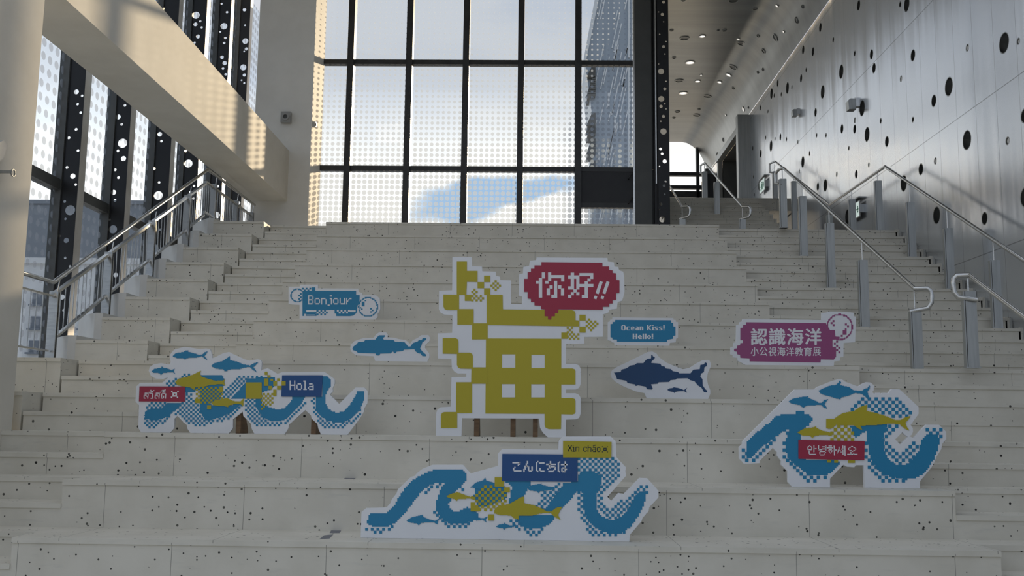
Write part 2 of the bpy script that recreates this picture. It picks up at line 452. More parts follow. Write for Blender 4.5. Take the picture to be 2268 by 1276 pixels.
# metal wall on the right, drilled with round holes
S5 = 2215/868
wall_holes = [(1280,30,28),(1515,25,15),(1552,25,42),(1064,155,25),(967,282,24),(1022,292,24),(1258,302,14),(1353,307,28),(1182,405,40),(1367,385,29),(1587,313,33),(2102,243,60),(2183,233,18),(1895,270,20),(1520,445,17),(984,395,12),(955,443,22),(878,497,33),(903,493,11),(823,470,20),(788,530,30),(843,533,12),(803,540,12),(1077,520,38),(1037,635,24),(1790,490,54),(1705,570,34),(1587,676,15),(1405,683,15),(1300,612,45),(1259,680,16),(1258,730,25),(1186,728,26),(1328,760,42),(1440,800,30),(1225,838,12),(1892,792,56),(2122,796,22),(1714,910,19),(1632,957,33),(1535,1037,46),(1267,985,24),(1338,932,14),(1157,985,15),(1092,1048,36),(1050,1055,22),(965,915,32),(1003,868,14),(937,803,12),(785,825,32),(838,775,20),(755,778,12),(682,838,12),(727,868,22),(808,785,11),(873,787,12),(768,630,10),(725,610,14),(720,1050,28),(916,1063,22),(945,968,12),(1217,1225,40),(1390,1120,30),(1721,1217,48),(1992,1235,36),(2222,1115,55),(2217,655,40),(1043,765,12),(1096,765,12),(1137,225,14),(686,1000,10),(690,1100,9)]
WX = XE
holes = []; small = []
for (cx_, cy_, ry) in wall_holes:
    c = onX(WX, 1400+cx_/S5, cy_/S5); r = ry/S5*c.y/F
    if any((c.y-a)**2+(c.z-b)**2 < (r+q+.03)**2 for a, b, q in holes): continue
    if 27.8 < c.y < 32.6 and c.z > 6.7: continue
    (holes if ry >= 0 else small).append((c.y, c.z, r))
rnd = random.Random(5)
for _ in range(400):                                        # more of the same beyond the frame
    y, z, r = rnd.uniform(3, 11.2), rnd.uniform(1.2, 10), rnd.choice((.05, .08, .1, .14, .18))
    if all((y-a)**2+(z-b)**2 > (r+q+.5)**2 for a, b, q in holes): holes.append((y, z, r))
loops = [[(-6, -.3), (34.5, -.3), (34.5, 10.30), (-6, 10.30)]]
door = [(28.1, 6.80), (32.3, 6.80), (32.3, 10.1), (28.1, 10.1)]
loops.append(door)
for (y, z, r) in holes: loops.append(circle(y, z, r, 28 if r > .1 else 18))
wallr = structure(plate(loops, .03, lambda u, v, w: (WX+w, u, v), 'wall_right', CLAD))
rim = MB(); back = MB()
for (y, z, r) in holes:
    rim.ring((WX+.0, y, z), (1, 0, 0), r-.004, r+.006, .11, 24)
structure(rim.build('hole_rims', STEEL, wallr, smooth=True))
back.box(WX+.115, WX+.14, -6, 27.9, -.3, 10.3); back.box(WX+.115, WX+.14, 32.4, 34.5, -.3, 10.3)
structure(back.build('wall_lining', mat('lining', (.06, .065, .065), .5), wallr))
caps = MB()
for (cx_, cy_, ry) in ((2183,233,18),(1895,270,20),(1520,445,17),(2122,796,22),(1714,910,19),(1259,680,16),(1338,932,14),(937,803,12),(945,968,12),(1157,985,15)):
    c = onX(WX, 1400+cx_/S5, cy_/S5); r = ry/S5*c.y/F
    caps.cyl((WX+.01, c.y, c.z), (WX+.10, c.y, c.z), r*.72, 20)
structure(caps.build('hole_caps', PLASTW, wallr, smooth=True))
# portal of the dark doorway
pd = MB()
pd.box(5.80, 6.19, 27.85, 28.12, 6.80, 10.28); pd.box(6.02, 6.19, 27.9, 32.5, 10.08, 10.28); pd.box(6.06, 6.19, 32.28, 32.5, 6.8, 10.28)
dr = structure(pd.build('door_1', POSTM))
rc = MB()
rc.box(6.22, 7.9, 28.0, 28.1, 6.8, 10.1); rc.box(6.22, 7.9, 32.3, 32.4, 6.8, 10.1); rc.box(6.22, 7.9, 28, 32.4, 10.1, 10.2); rc.box(6.22, 7.9, 28, 32.4, 6.7, 6.8)
rc.box(7.85, 7.95, 28, 32.4, 6.8, 10.1)
structure(rc.build('door_recess', GREYP, dr))
structure(MB().box(7.72, 7.80, 29.2, 31.6, 6.8, 9.5).build('door_leaf', BLACK, dr))

# end wall of the corridor with its window
ew = MB()
ew.box(6.02, 6.2, 34.45, 34.6, 6.7, 10.4); ew.box(4.0, 5.75, 34.45, 34.6, 6.3, 6.86)
structure(ew.build('wall_corridor_end', GREYP))
zb = [onY(34.5, 1520, y).z for y in (387, 402, 416, 431)]
fr = MB()
for z in (zb[0], zb[2]): fr.box(4.0, 6.05, 34.42, 34.6, z-.05, z+.07)
fr.box(4.0, 5.9, 34.40, 34.6, zb[3]-.12, zb[3]+.10)
fr.box(5.70, 5.80, 34.40, 34.6, 6.8, 11.3)
win3 = structure(fr.build('window_3', FRAME))
structure(MB().box(4.0, 6.1, 34.50, 34.52, 6.84, 11.35).build('pane', FRIT_E, win3))
structure(MB().box(5.86, 6.12, 33.2, 34.4, 6.8, 9.9).build('door_2', BLACK))

# back window: dark mullions and transoms, glass printed with dots
YW = 20.6
mx = [onY(YW, x, 250).x for x in (775, 905, 1031, 1153, 1280)]
tz = [onY(YW, 1031, y).z for y in (140, 375)]
fr = MB()
for x in mx:
    fr.box(x-.066, x+.066, YW-.16, YW+.10, 4.7, 11.4)
for z in tz + [11.3]:
    fr.box(-4.5, 2.08, YW-.07, YW+.08, z-.05, z+.05)
fr.box(-4.5, 2.08, YW-.1, YW+.08, 4.7, 4.85)
z_a, z_b = onY(YW, 1340, 378).z, onY(YW, 1340, 456).z
fr.box(mx[4], 2.08, YW-.07, YW+.08, z_b-.05, z_b+.05)
win1 = structure(fr.build('window_1', FRAME))
structure(MB().box(mx[4]+.05, 2.08, YW-.05, YW+.05, z_b, z_a).build('window_panel', BLACK, win1))
ar = MB()
for (a, b) in (((1403, 378), (1393, 394)), ((1403, 434), (1393, 449))):
    p, q = onY(YW-.14, *a), onY(YW-.14, *b); ar.tube([p, q], .012, 8); ar.tube([q, q+Vector((0, .1, 0))], .016, 8)
structure(ar.build('window_stay', FRAME, win1))
xs = [-4.5] + mx + [2.08]; zz = [4.85] + [tz[1], tz[0]] + [11.3]
for i in range(6):
    for k in range(3):
        z0, z1 = zz[k], zz[k+1]
        if i == 5 and k == 0: z1 = z_b
        (pane(xs[i], xs[i+1], YW-.008, YW+.008, z0, z1, FRIT_B, win1, 2))
structure(MB().box(2.07, 2.105, YW-.2, YW-.02, 4.76, 11.4).build('trim_1', STEEL))
structure(MB().box(2.105, 2.46, YW-.2, YW+.1, 4.765, 11.4).build('wall_mullion_post', GREYP))
pn = MB()
for z0, z1 in ((4.6, 6.74), (6.76, 9.07), (9.09, 11.4)): pn.box(2.46, 2.56, YW-.12, YW+.1, z0, z1)
structure(pn.build('wall_dark_panel', FRAME))

# left facade: mullions, transoms, dotted panes (behind the fins)
XF = -6.7
fin_y = [13.64, 15.25, 16.94, 18.39, 19.96, 21.4]
bays = [6.0, 7.55, 9.1, 10.65, 12.2] + [y+.02 for y in fin_y] + [23.8]
fr = MB()
tzl = onX(XF, 112, 404).z
for y in bays: fr.box(XF-.05, XF+.09, y-.05, y+.05, 1.2, 11.4)
for z in (tzl, tzl+3.6): fr.box(XF-.06, XF+.08, 6, 23.8, z-.075, z+.075)
fr.box(XF-.06, XF+.08, 6, 23.8, 1.2, 1.35)
win2 = structure(fr.build('window_2', GREYP))
for i in range(len(bays)-1):
    for z0, z1 in ((1.35, tzl), (tzl, tzl+3.6), (tzl+3.6, 11.35)):
        pane(XF-.008, XF+.008, bays[i]+.04, bays[i+1]-.04, z0+.05, z1-.05, FRIT_L, win2, 3)

# ---------------------------------------------------------------- perforated black fins
fin_px = [
 [(q[0]/5.104, 200+q[1]/5.104, q[2]/5.104) for q in ((863,18,30),(932,62,16),(877,157,16),(920,252,17),(860,442,18),(778,537,18),(890,682,17),(757,872,18),(823,970,32),(863,1066,16),(730,1257,17))] +
 [(40+q[0]/3.36, 420+q[1]/3.36, q[2]/3.36) for q in ((388,153,39),(352,218,10),(311,345,10),(358,378,20),(350,507,10),(393,572,10),(352,632,17),(280,768,11),(328,800,20),(338,898,10),(277,1063,11))],
 [(q[0]/2.967, q[1]/2.967, q[2]/2.967) for q in ((820,692,10),(776,768,18),(799,817,10),(805,941,32),(775,991,10),(811,1042,18),(756,1116,10),(778,1167,10),(745,1264,18))] +
 [(q[0]/2.967, 380+q[1]/2.967, q[2]/2.967) for q in ((755,190,10),(722,317,8),(742,380,28),(760,680,16))],
 [(q[0]/2.967, q[1]/2.967, q[2]/2.967) for q in ((1050,882,16),(1060,928,9),(1014,1108,9),(1045,1199,9),(1040,1285,30),(1058,57,8),(1078,100,14))],
 [(q[0]/2.967, q[1]/2.967, q[2]/2.967) for q in ((1222,992,9),(1238,1075,28))] +
 [(300+q[0]/5.8, q[1]/5.8, q[2]/5.8) for q in ((778,195,50),(833,272,16),(771,312,28),(850,352,16),(804,468,28),(760,547,16),(815,690,30))] +
 [(q[0]/2.967, 380+q[1]/2.967, q[2]/2.967) for q in ((1275,95,8),(1250,135,8),(1270,177,8),(1245,260,8))],
 [(300+q[0]/5.8, q[1]/5.8, q[2]/5.8) for q in ((1106,48,15),(1176,157,17),(1137,336,46),(1088,408,14),(1155,487,18),(1140,552,17),(1113,735,25),(1146,810,30),(1125,880,17),(1159,955,17))] +
 [(380+q[0]/5.67, 340+q[1]/5.67, q[2]/5.67) for q in ((518,525,27),(583,412,17),(553,596,17),(575,775,45))],
 [(300+q[0]/5.8, q[1]/5.8, q[2]/5.8) for q in ((1400,125,24),(1408,324,13),(1425,527,40),(1432,628,22),(1397,660,12),(1385,865,42),(1398,963,22),(1363,1030,12),(1397,1066,14),(1338,1235,12))] +
 [(380+q[0]/5.67, 340+q[1]/5.67, q[2]/5.67) for q in ((850,622,22),(838,487,14))]]
fin_edges = [(126, 173), (237, 280), (335, 374), (402, 437), (461, 492), (511, 536)]      # at picture height 400
fin_names = ['first', 'second', 'third', 'fourth', 'fifth', 'sixth']
def add_fin(name, label, Y, xl, xr, px, z0, z1, flange, group):
    f = thing(name, label, 'fin', ((xl+xr)/2, Y, z0), group)
    hs = []
    for (x, y, r) in px:
        p = onY(Y, x, y); rr = r*p.y/F
        p.x = min(max(p.x, xl+rr+.012), xr-rr-.012) if xr-xl > 2*rr+.03 else (xl+xr)/2
        rr = min(rr, (xr-xl)/2-.015)
        if z0 < p.z-rr and p.z+rr < z1 and all((p.x-a)**2+(p.z-b)**2 > (rr+q+.008)**2 for a, b, q in hs): hs.append((p.x, p.z, rr))
    rnd = random.Random(int(Y*100))
    known = [h[1] for h in hs]
    for _ in range(160):
        r = rnd.choice((.022, .022, .028, .028, .045, .08)); x = rnd.uniform(xl+r+.015, xr-r-.015); z = rnd.uniform(z0+.2, z1-.2)
        if min([abs(z-k) for k in known] or [9]) < .55: continue
        if all((x-a)**2+(z-b)**2 > (r+q+.09)**2 for a, b, q in hs): hs.append((x, z, r))
    lp = [[(xl, z0), (xr, z0), (xr, z1), (xl, z1)]] + [circle(a, b, r, 22) for a, b, r in hs]
    plate(lp, .006, lambda u, v, w: (u, Y+w, v), 'perforated_sheet', BLACK, f)
    if flange:
        MB().box(xr-.004, xr+.004, Y+.006, Y+.20, z0, z1).build('side_flange', SUNLIT_FL, f)
        MB().box(xl-.004, xl+.004, Y+.006, Y+.10, z0, z1).build('side_flange', BLACK, f)
    return f
SUNLIT_FL = noisy('fin_edge_sunlit', (.50, .48, .44), (.60, .58, .54), 3, .38, .35)  # sunlight on one edge of the black fins, put into a pale colour
for i, Y in enumerate(fin_y):
    a, b = onY(Y, fin_edges[i][0], 400).x, onY(Y, fin_edges[i][1], 400).x
    add_fin('perforated_fin', f'tall black perforated fin, {fin_names[i]} from the tan pillar along the glass facade', Y, a, b, fin_px[i], 1.2, 11.35, True, 'black fins along the glass facade')
finR = [(1270+q[0]/9.82, q[1]/9.82, q[2]/9.82) for q in ((1962,45,36),(1850,260,15),(1935,315,38),(1962,473,16),(1877,745,17),(2015,905,17),(1962,1015,36),(1990,1175,17))] + \
       [(1270+q[0]/9.11, 120+q[1]/9.11, q[2]/9.11) for q in ((1717,198,13),(1768,348,63),(1870,548,16),(1845,700,33),(1768,902,63),(1845,1000,17),(1768,1053,34),(1870,1105,16),(1818,1255,33))] + \
       [(1270+q[0]/5.104, 250+q[1]/5.104, q[2]/5.104) for q in ((988,95,10),(1018,210,37),(985,408,17),(1003,463,16),(1032,548,24),(960,605,8),(1043,778,12),(1025,825,16),(1033,920,10),(988,1033,18),(960,1092,7),(990,1205,35))]
Yr = 20.2
add_fin('perforated_fin', 'black perforated fin between the big window and the metal corridor', Yr, onY(Yr, 1457, 250).x, onY(Yr, 1482, 250).x, finR, 4.77, 11.38, False, None)
fl = MB().box(onY(20.44, 1447, 250).x, onY(20.44, 1456, 250).x, 20.30, 20.46, 4.8, 11.38).build('trim_2', BLACK); structure(fl)
structure(MB().box(onY(20.28, 1451, 250).x, onY(20.28, 1453.5, 250).x, 20.26, 20.30, 6.4, 11.38).build('trim_3', STEEL))
# corridor's glazed side beyond the window
cg = MB()
cgx = lambda y: 2.50+(y-20.9)*1.5/13.7
for y in (22.4, 24.6, 26.8, 29.0, 31.2, 33.4): cg.box(cgx(y)-.06, cgx(y)+.06, y-.05, y+.05, 6.5, 11.38)
for z, hh in ((6.6, .6), (8.95, .1)): cg.bar((cgx(20.9), 20.9, z), (cgx(34.4), 34.4, z), .12, hh)
win4 = structure(cg.build('window_4', FRAME))
g4 = MB(); g4.quadbox([(cgx(20.9), 20.9, 6.9), (cgx(20.9)+.015, 20.9, 6.9), (cgx(34.4)+.015, 34.4, 6.9), (cgx(34.4), 34.4, 6.9)], [(cgx(20.9), 20.9, 11.38), (cgx(20.9)+.015, 20.9, 11.38), (cgx(34.4)+.015, 34.4, 11.38), (cgx(34.4), 34.4, 11.38)])
structure(g4.build('pane', FRIT_E, win4))

# ---------------------------------------------------------------- outside: neighbours seen through the glass
def tower():
    Y = 118.0
    t = thing('glass_tower', 'blue-grey tower with sloping sides and sawtooth balconies outside the big window', 'building', (22, Y, -2.6))
    L = [onY(Y, *p) for p in ((1338, -120), (1326, 0), (1296, 140), (1312, 260), (1314, 372), (1310, 500))]
    pts = [(p.x, p.z) for p in L] + [(L[-1].x, -2.6), (onY(Y, 1424, 0).x, -2.6), (onY(Y, 1424, 0).x, L[0].z)]
    MB().prism(pts, 1, Y, Y+9).build('tower_body', BLD_G, t)
    edge = MB()
    a = [onY(Y-.1, *p) for p in ((1338, -120), (1326, 0), (1297, 140), (1291, 140), (1317, 0), (1330, -120))]
    edge.prism([(p.x, p.z) for p in a], 1, Y-.3, Y+.3); edge.build('corner_fin', BLD_L, t)
    for (y0, y1) in ((152, 175), (178, 218), (255, 283), (283, 302), (310, 345), (360, 385)):
        p = [onY(Y, *q) for q in ((1312, y0), (1316, y1-6), (1300, y1))]
        mb = MB()
        nL = 9
        for i in range(nL):
            f = (i+.5)/nL
            a1 = Vector(p[0]).lerp(p[2], f); b1 = Vector((onY(Y, 1318, 0).x, 0, a1.z))
            mb.box(a1.x, b1.x, Y-1, Y+3, a1.z-.09, a1.z+.09)
        a1, a2 = Vector(p[0]), Vector(p[2]); mb.bar((a1.x, Y-.6, a1.z), (a2.x, Y-.6, a2.z), .22, .22)
        mb.build('balcony', GREYP, t)
    lv = MB(); rnd = random.Random(3)
    for _ in range(46):
        x, y, ln = rnd.uniform(1318, 1400), rnd.uniform(-60, 470), rnd.uniform(20, 90)
        a1, b1 = onY(Y-.06, x, y), onY(Y-.06, x-ln*.22, y+ln)
        if b1.x < onY(Y, 1316, 0).x: continue
        lv.bar((a1.x, Y-.05, a1.z), (b1.x, Y-.05, b1.z), .13, .13)
    for x, y0, y1 in ((1393, -60, 128), (1393, 150, 372), (1393, 460, 495), (1362, 258, 290), (1374, 256, 289), (1348, 205, 235), (1326, 330, 355)):
        a1, b1 = onY(Y-.06, x, y0), onY(Y-.06, x, y1); lv.bar((a1.x, Y-.05, a1.z), (b1.x, Y-.05, b1.z), .22, .22)
    lv.build('louvre', BLD_L, t)
    return t
tower()
def block(name, label, x0, x1, y0, y1, z1, wallm, rows, cols, wm, wfrac=.55):
    t = thing(name, label, 'building', ((x0+x1)/2, y0, -2.6))
    MB().box(x0, x1, y0, y1, -2.6, z1).build('wall', wallm, t)
    mb = MB(); n = 0
    fh = (z1+2.2)/rows; cw = (x1-x0)/cols; cd = (y1-y0)/max(2, cols)
    win = 0
    for r in range(rows):
        for c in range(cols):
            z = -2.2+fh*(r+.30); x = x0+cw*(c+.5*(1-wfrac))
            if win < 60:
                fo = MB().box(x, x+cw*wfrac, y0-.06, y0+.02, z, z+fh*.48).box(x-.1, x+cw*wfrac+.1, y0-.3, y0, z-.12, z-.02).build('window', [wm], t); win += 1
    MB().box(x0-.2, x1+.2, y0-.2, y1+.2, z1, z1+.35).build('parapet', wallm, t)
    return t
p0, p1 = onY(58, 40, 700), onY(58, 212, 700)
block('apartment_block', 'white apartment block with rows of windows outside the left facade', p0.x-4, p1.x+3, 58, 70, onY(58, 130, 585).z, BLD_W, 9, 8, GLASS_DK, .38)
p0, p1 = onY(88, 30, 600), onY(88, 330, 600)
block('office_block', 'dark blue-grey office block standing behind the white apartments', p0.x-8, p1.x+1, 88, 100, onY(88, 90, 452).z, mat('office_wall', (.20, .225, .26), .5), 9, 9, GLASS_DK, .8)

# ---------------------------------------------------------------- handrails on the metal side
def post(parent, x, y, z0, z1, zr, yr=None):
    mb = MB(); mb.box(x-.044, x+.060, y-.03, y+.03, z0, z1); mb.box(x-.062, x-.052, y-.03, y+.03, z0, z1-.008)
    mb.box(x-.053, x-.043, y-.012, y+.012, z0+.05, z1-.06); mb.box(x-.07, x+.07, y-.04, y+.04, z0, z0+.012)
    p = mb.build('post', POSTM, parent)
    MB().cyl((x, y, z1-.02), (x, yr if yr else y, zr), .008, 8).build('stem', STEEL, parent)
def handrail(label, pts, posts, base, group='steel handrails on the metal side'):
    t = thing('handrail', label, 'handrail', base, group)
    MB().tube(pts, .0235, 12).build('rail', STEEL, t, smooth=True)
    for p in posts: post(t, *p)
    return t
def loop(p, d, w_=.17, h=.25, back=.06):
    """hairpin at a rail end: sideways by w_ along d, down, and back to the post"""
    p = Vector(p); d = Vector(d)
    return [p+d*w_*.75, p+d*w_*.95+Vector((0, 0, -.03)), p+d*w_+Vector((0, 0, -.08)), p+d*w_*.97+Vector((0, 0, -.16)), p+d*w_*.75+Vector((0, 0, -h+.03)), p+Vector((0, 0, -h))-d*back]
AX = 4.19
a0, a1 = Vector((AX, 11.0, 2.985)), Vector((AX, 16.52, 5.77))
def on_a(y): return a0.z+(a1.z-a0.z)*(y-a0.y)/(a1.y-a0.y)
pts = list(reversed(loop(a0, (.93, -.35, 0)))) + [a0, a1, a1+Vector((-.05, .10, .0)), a1+Vector((-.10, .16, -.06)), a1+Vector((-.10, .16, -.22)), a1+Vector((-.02, .06, -.28))]
handrail('steel handrail down the middle of the upper stairs, hairpin at its foot', pts,
         [(AX, 11.02, zt(4), 2.74, on_a(11.02)), (AX, 12.70, zs(12), 3.58, on_a(12.7)), (AX, 14.05, zs(16), 4.33, on_a(14.05)), (AX, 15.41, zs(20), 5.03, on_a(15.41)), (AX, 16.6, zs(24), 5.60, 5.76)], (AX, 11, zt(4)))
BX = 5.85
B = [Vector((BX, 11.85, 3.42)), Vector((BX, 16.42, 5.78)), Vector((BX, 19.55, 5.82)), Vector((BX, 23.85, 7.84))]
def on_b(y):
    for i in range(3):
        if y <= B[i+1].y: return B[i].z+(B[i+1].z-B[i].z)*(y-B[i].y)/(B[i+1].y-B[i].y)
pts = [B[0]+Vector((.15, -.02, -.22)), B[0]+Vector((.13, -.02, -.02))] + B + [B[3]+Vector((-.10, .12, -.03)), B[3]+Vector((-.10, .12, -.24)), B[3]+Vector((0, .1, -.26))]
handrail('steel handrail along the metal wall, bending level over the landing', pts,
         [(BX, 12.70, zs(12), zs(12)+.87, on_b(12.7)), (BX, 14.06, zs(16), zs(16)+.87, on_b(14.06)), (BX, 15.41, zs(20), zs(20)+.87, on_b(15.41)), (BX, 16.80, 4.76, 5.63, on_b(16.8)),
          (BX, 18.2, 4.76, 5.62, on_b(18.2)), (BX, 19.6, 4.76, 5.62, on_b(19.6)), (BX, 22.2, 4.76, on_b(22.2)-.12, on_b(22.2)), (BX, 23.9, 6.80, 7.60, 7.78)], (BX, 11.85, zs(9)))
c0, c1 = Vector((AX, 9.62, 2.93)), Vector((AX, 6.3, 1.27))
pts = list(reversed(loop(c0, (-.95, .25, 0), .15, .24))) + [c0, c1]
handrail('steel handrail running out of view at the lower edge of the landing, hairpin on top', pts,
         [(AX, 9.66, zt(4), 2.78, 2.93), (AX, 7.4, zs(1), zs(1)+.86, 1.82)], (AX, 9.6, zt(4)))
def upper_rail(label, X, y_top):
    q0 = Vector((X, 19.45, 5.74)); q1 = Vector((X, y_top, 5.74+(y_top-19.45)*.478))
    pts = list(reversed(loop(q0, (.9, -.4, 0), .16, .24))) + [q0, q1, q1+Vector((-.08, .12, -.03)), q1+Vector((-.08, .12, -.22)), q1+Vector((0, .1, -.25))]
    zr = lambda y: 5.74+(y-19.45)*.478
    handrail(label, pts, [(X, 19.46, 4.76, 5.50, 5.74), (X, 22.12, 4.76+.17*8, zr(22.12)-.12, zr(22.12)), (X, y_top+.05, 6.80, q1.z-.2, q1.z)], (X, 19.45, 4.76))
upper_rail('thin steel handrail in the middle of the upper corridor flight', 4.11, 23.6)
upper_rail('thin steel handrail beside the black perforated fin on the upper flight', 2.93, 23.6)

# ---------------------------------------------------------------- railing on the glass side
FX = -5.6
rail_ = thing('railing', 'brushed steel railing with thin upright bars climbing beside the glass facade', 'railing', (FX, 11.5, zt(4)))
def tb(y): return 2.95+.5015*(y-11.63) if y < 16.75 else 5.52
def bb(y): return 2.40+.5015*(y-11.63) if y < 16.75 else 4.98
y0s, y1s = 11.5, 16.75
MB().tube([(FX+.05, 9.3, 3.03), (FX+.05, 11.42, 3.03), (FX+.05, 16.6, 5.70), (FX+.05, 19.5, 5.72)], .025, 12).build('handrail', STEEL, rail_, smooth=True)
mb = MB(); mb.bar((FX, 9.3, 2.88), (FX, 11.5, 2.88), .05, .02); mb.bar((FX, 11.5, tb(11.5)), (FX, y1s-.1, tb(y1s-.1)), .05, .035); mb.bar((FX, y1s-.1, 5.5), (FX, 19.5, 5.5), .05, .03); mb.build('top_bar', STEEL, rail_)
mb = MB(); mb.bar((FX, 9.3, 2.24), (FX, 11.5, 2.24), .03, .02); mb.bar((FX, 11.6, bb(11.6)), (FX, y1s-.1, bb(y1s-.1)), .04, .03); mb.bar((FX, y1s-.1, 4.98), (FX, 19.5, 4.98), .04, .03); mb.build('bottom_bar', STEEL, rail_)
pys = [11.57, 12.99, 14.41, 15.83, 17.1, 18.4, 19.45]
for y in pys:
    if y < 16.9: z0, z1 = bb(y)-.62, tb(y)+.02
    else: z0, z1 = 4.77, 5.56
    MB().box(FX-.05, FX+.055, y-.028, y-.016, z0, z1).box(FX-.05, FX+.055, y+.016, y+.028, z0, z1).box(FX-.03, FX+.03, y-.012, y+.012, z0+.05, z1-.05).build('post', STEEL, rail_)
    MB().cyl((FX+.03, y, z1-.02), (FX+.05, y, z1+.14), .008, 8).build('stem', STEEL, rail_)
rnd = random.Random(11)
for i in range(len(pys)-1):
    for k in range(11):
        y = pys[i]+.10+(pys[i+1]-pys[i]-.2)*(k+.5)/11; t1 = y+rnd.uniform(-.035, .035)
        za, zb_ = (bb(y), tb(t1)) if pys[i] < 16.7 else (4.98, 5.5)
        MB().cyl((FX, y, za), (FX, t1, zb_), .0065, 6).build('baluster', STEEL, rail_)
for k in range(14):
    y = 9.4+k*.147
    MB().cyl((FX, y, 2.24), (FX, y+rnd.uniform(-.02, .02), 2.88), .006, 6).build('baluster', STEEL, rail_)

# ---------------------------------------------------------------- small fittings
# horn alarm and sensor on the plaster wall
p = onY(19.6, 635, 262)
al = thing('alarm_box', 'pale square alarm speaker on the plaster wall beside the big window', 'alarm', (p.x, 19.5, p.z))
MB().box(p.x-.10, p.x+.10, 19.50, 19.6, p.z-.11, p.z+.11).build('housing', PLASTIC, al)
MB().ring((p.x, 19.50, p.z), (0, -1, 0), .045, .075, .03, 20).build('horn', PLASTIC, al, smooth=True)
MB().disc((p.x, 19.492, p.z), (0, -1, 0), .046, 20).build('mesh', GREYP, al)
p = onX(-4.5, 696, 276)
sn = thing('sensor', 'tiny dark and white sensor on the sunlit window reveal', 'sensor', p)
MB().box(-4.5, -4.46, p.y-.05, p.y+.05, p.z-.05, p.z+.05).build('housing', PLASTW, sn); MB().box(-4.46, -4.45, p.y-.03, p.y+.01, p.z-.03, p.z+.02).build('lens', BLACK, sn)
# plaque and ring on the pillar, cut by the picture's edge
q = [onX(XA, *p) for p in ((9, 322), (0, 311), (-14, 318), (-20, 345), (-8, 356), (0, 352))]
pl = thing('wall_plaque', 'pale many-sided plaque on the tan pillar', 'plaque', q[0])
MB().prism([(v.y, v.z) for v in q], 0, XA, XA+.03).build('face_plate', PLASTW, pl)
c = onX(XA, 4, 383)
rg = thing('wall_ring', 'small grey ring bracket on the tan pillar below the plaque', 'bracket', c)
MB().ring((XA+.09, c.y, c.z), (1, 0, 0), .028, .033, .012, 20).build('ring', POSTM, rg, smooth=True)
MB().box(XA, XA+.095, c.y-.045, c.y-.028, c.z-.012, c.z+.012).build('mount', POSTM, rg)
# spotlights / sensors fixed to the metal wall
def wall_unit(label, x, y, s):
    p = onX(XE, x, y)
    t = thing('wall_floodlight', label, 'floodlight', (XE, p.y, p.z))
    MB().prism([(XE-.36*s, p.z-.20*s), (XE-.10*s, p.z-.20*s), (XE-.10*s, p.z+.20*s), (XE-.30*s, p.z+.20*s), (XE-.38*s, p.z+.13*s)], 1, p.y-.17*s, p.y+.17*s).build('housing', POSTM, t)
    MB().box(XE-.12*s, XE, p.y-.05, p.y+.05, p.z-.04, p.z+.26*s).build('bracket', STEEL, t)
wall_unit('grey metal unit bracketed on the metal wall above the brightest reflection', 1899, 233, .52)
wall_unit('small dim grey unit high on the metal wall near the curved ceiling', 1768, 251, .40)
# exit signs
def exit_sign(label, x, y, w2, h2, glow):
    p = onX(XE, x, y)
    t = thing('exit_sign', label, 'exit sign', (XE, p.y, p.z))
    X0 = XE-.075
    MB().box(XE-.075, XE-.055, p.y-w2, p.y+w2, p.z-h2, p.z+h2).build('sign_body', PLASTW, t)
    MB().box(XE-.08, XE, p.y-w2-.01, p.y-w2+.01, p.z-h2*.5, p.z+h2*.5).box(XE-.085, XE, p.y-w2, p.y+w2, p.z+h2+.05, p.z+h2+.075).build('bracket', POSTM, t)
    MB().box(X0-.004, X0, p.y-w2+.02, p.y+w2-.02, p.z-h2+.02, p.z+h2-.02).build('sign_face', SIGN_L, t)
    def R(u0, v0, u1, v1): g.box(X0-.008, X0-.004, p.y-w2*u1, p.y-w2*u0, p.z+h2*v0, p.z+h2*v1)   # u grows towards the viewer
    g = MB()
    for (u0, v0, u1, v1) in ((.42,-.08,.85,.08),(.70,.05,.78,.35),(.70,-.35,.78,-.05),(.62,.2,.72,.42),(.62,-.42,.72,-.2),   # arrow
                             (-.18,-.65,-.05,.6),(.20,-.65,.32,.6),(-.05,.45,.2,.6),(.02,.1,.12,.3),(-.02,-.2,.16,.1),(-.05,-.5,.05,-.2),(.12,-.45,.2,-.2),  # doorway and runner
                             (-.75,-.35,-.35,-.28),(-.75,-.55,-.35,-.48),(-.8,.1,-.6,.16),(-.75,-.05,-.3,.02)): R(u0, v0, u1, v1)
    g.build('pictogram', SIGN_G, t)
exit_sign('green and white exit sign with an arrow low on the metal wall by the landing', 1902, 468, .27, .155, True)
exit_sign('small exit sign on the metal wall beside the top of the corridor flight', 1694, 412, .30, .17, True)

# ceiling downlights, unlit holes and lit lamps in the metal ceiling
def ceil_point(x, y):
    """where the line of sight meets the ceiling profile"""
    best = None
    for i in range(len(cv)-1):
        (x0, z0), (x1, z1) = cv[i], cv[i+1]
        d = ray(x, y); n = Vector((z1-z0, 0, -(x1-x0)))
        den = d.dot(n)
        if abs(den) < 1e-9: continue
        s = (Vector((x0, 0, z0-EYE))).dot(n)/den
        p = d*s; p.z += EYE
        u = ((p.x-x0)*(x1-x0)+(p.z-z0)*(z1-z0))/((x1-x0)**2+(z1-z0)**2)
        if s > 0 and -.001 <= u <= 1.001: 
            nn = n.normalized(); nn = nn if nn.z < 0 else -nn
            if best is None or s < best[0]: best = (s, p, nn)
    return best and best[1:]
lit = [(397,203,20),(327,352,28),(289,525,26),(370,458,18),(497,463,18),(546,422,18),(600,218,10),(820,32,10),(858,178,8),(390,422,8),(884,353,9),(630,617,16),(688,607,12),(530,650,6)]
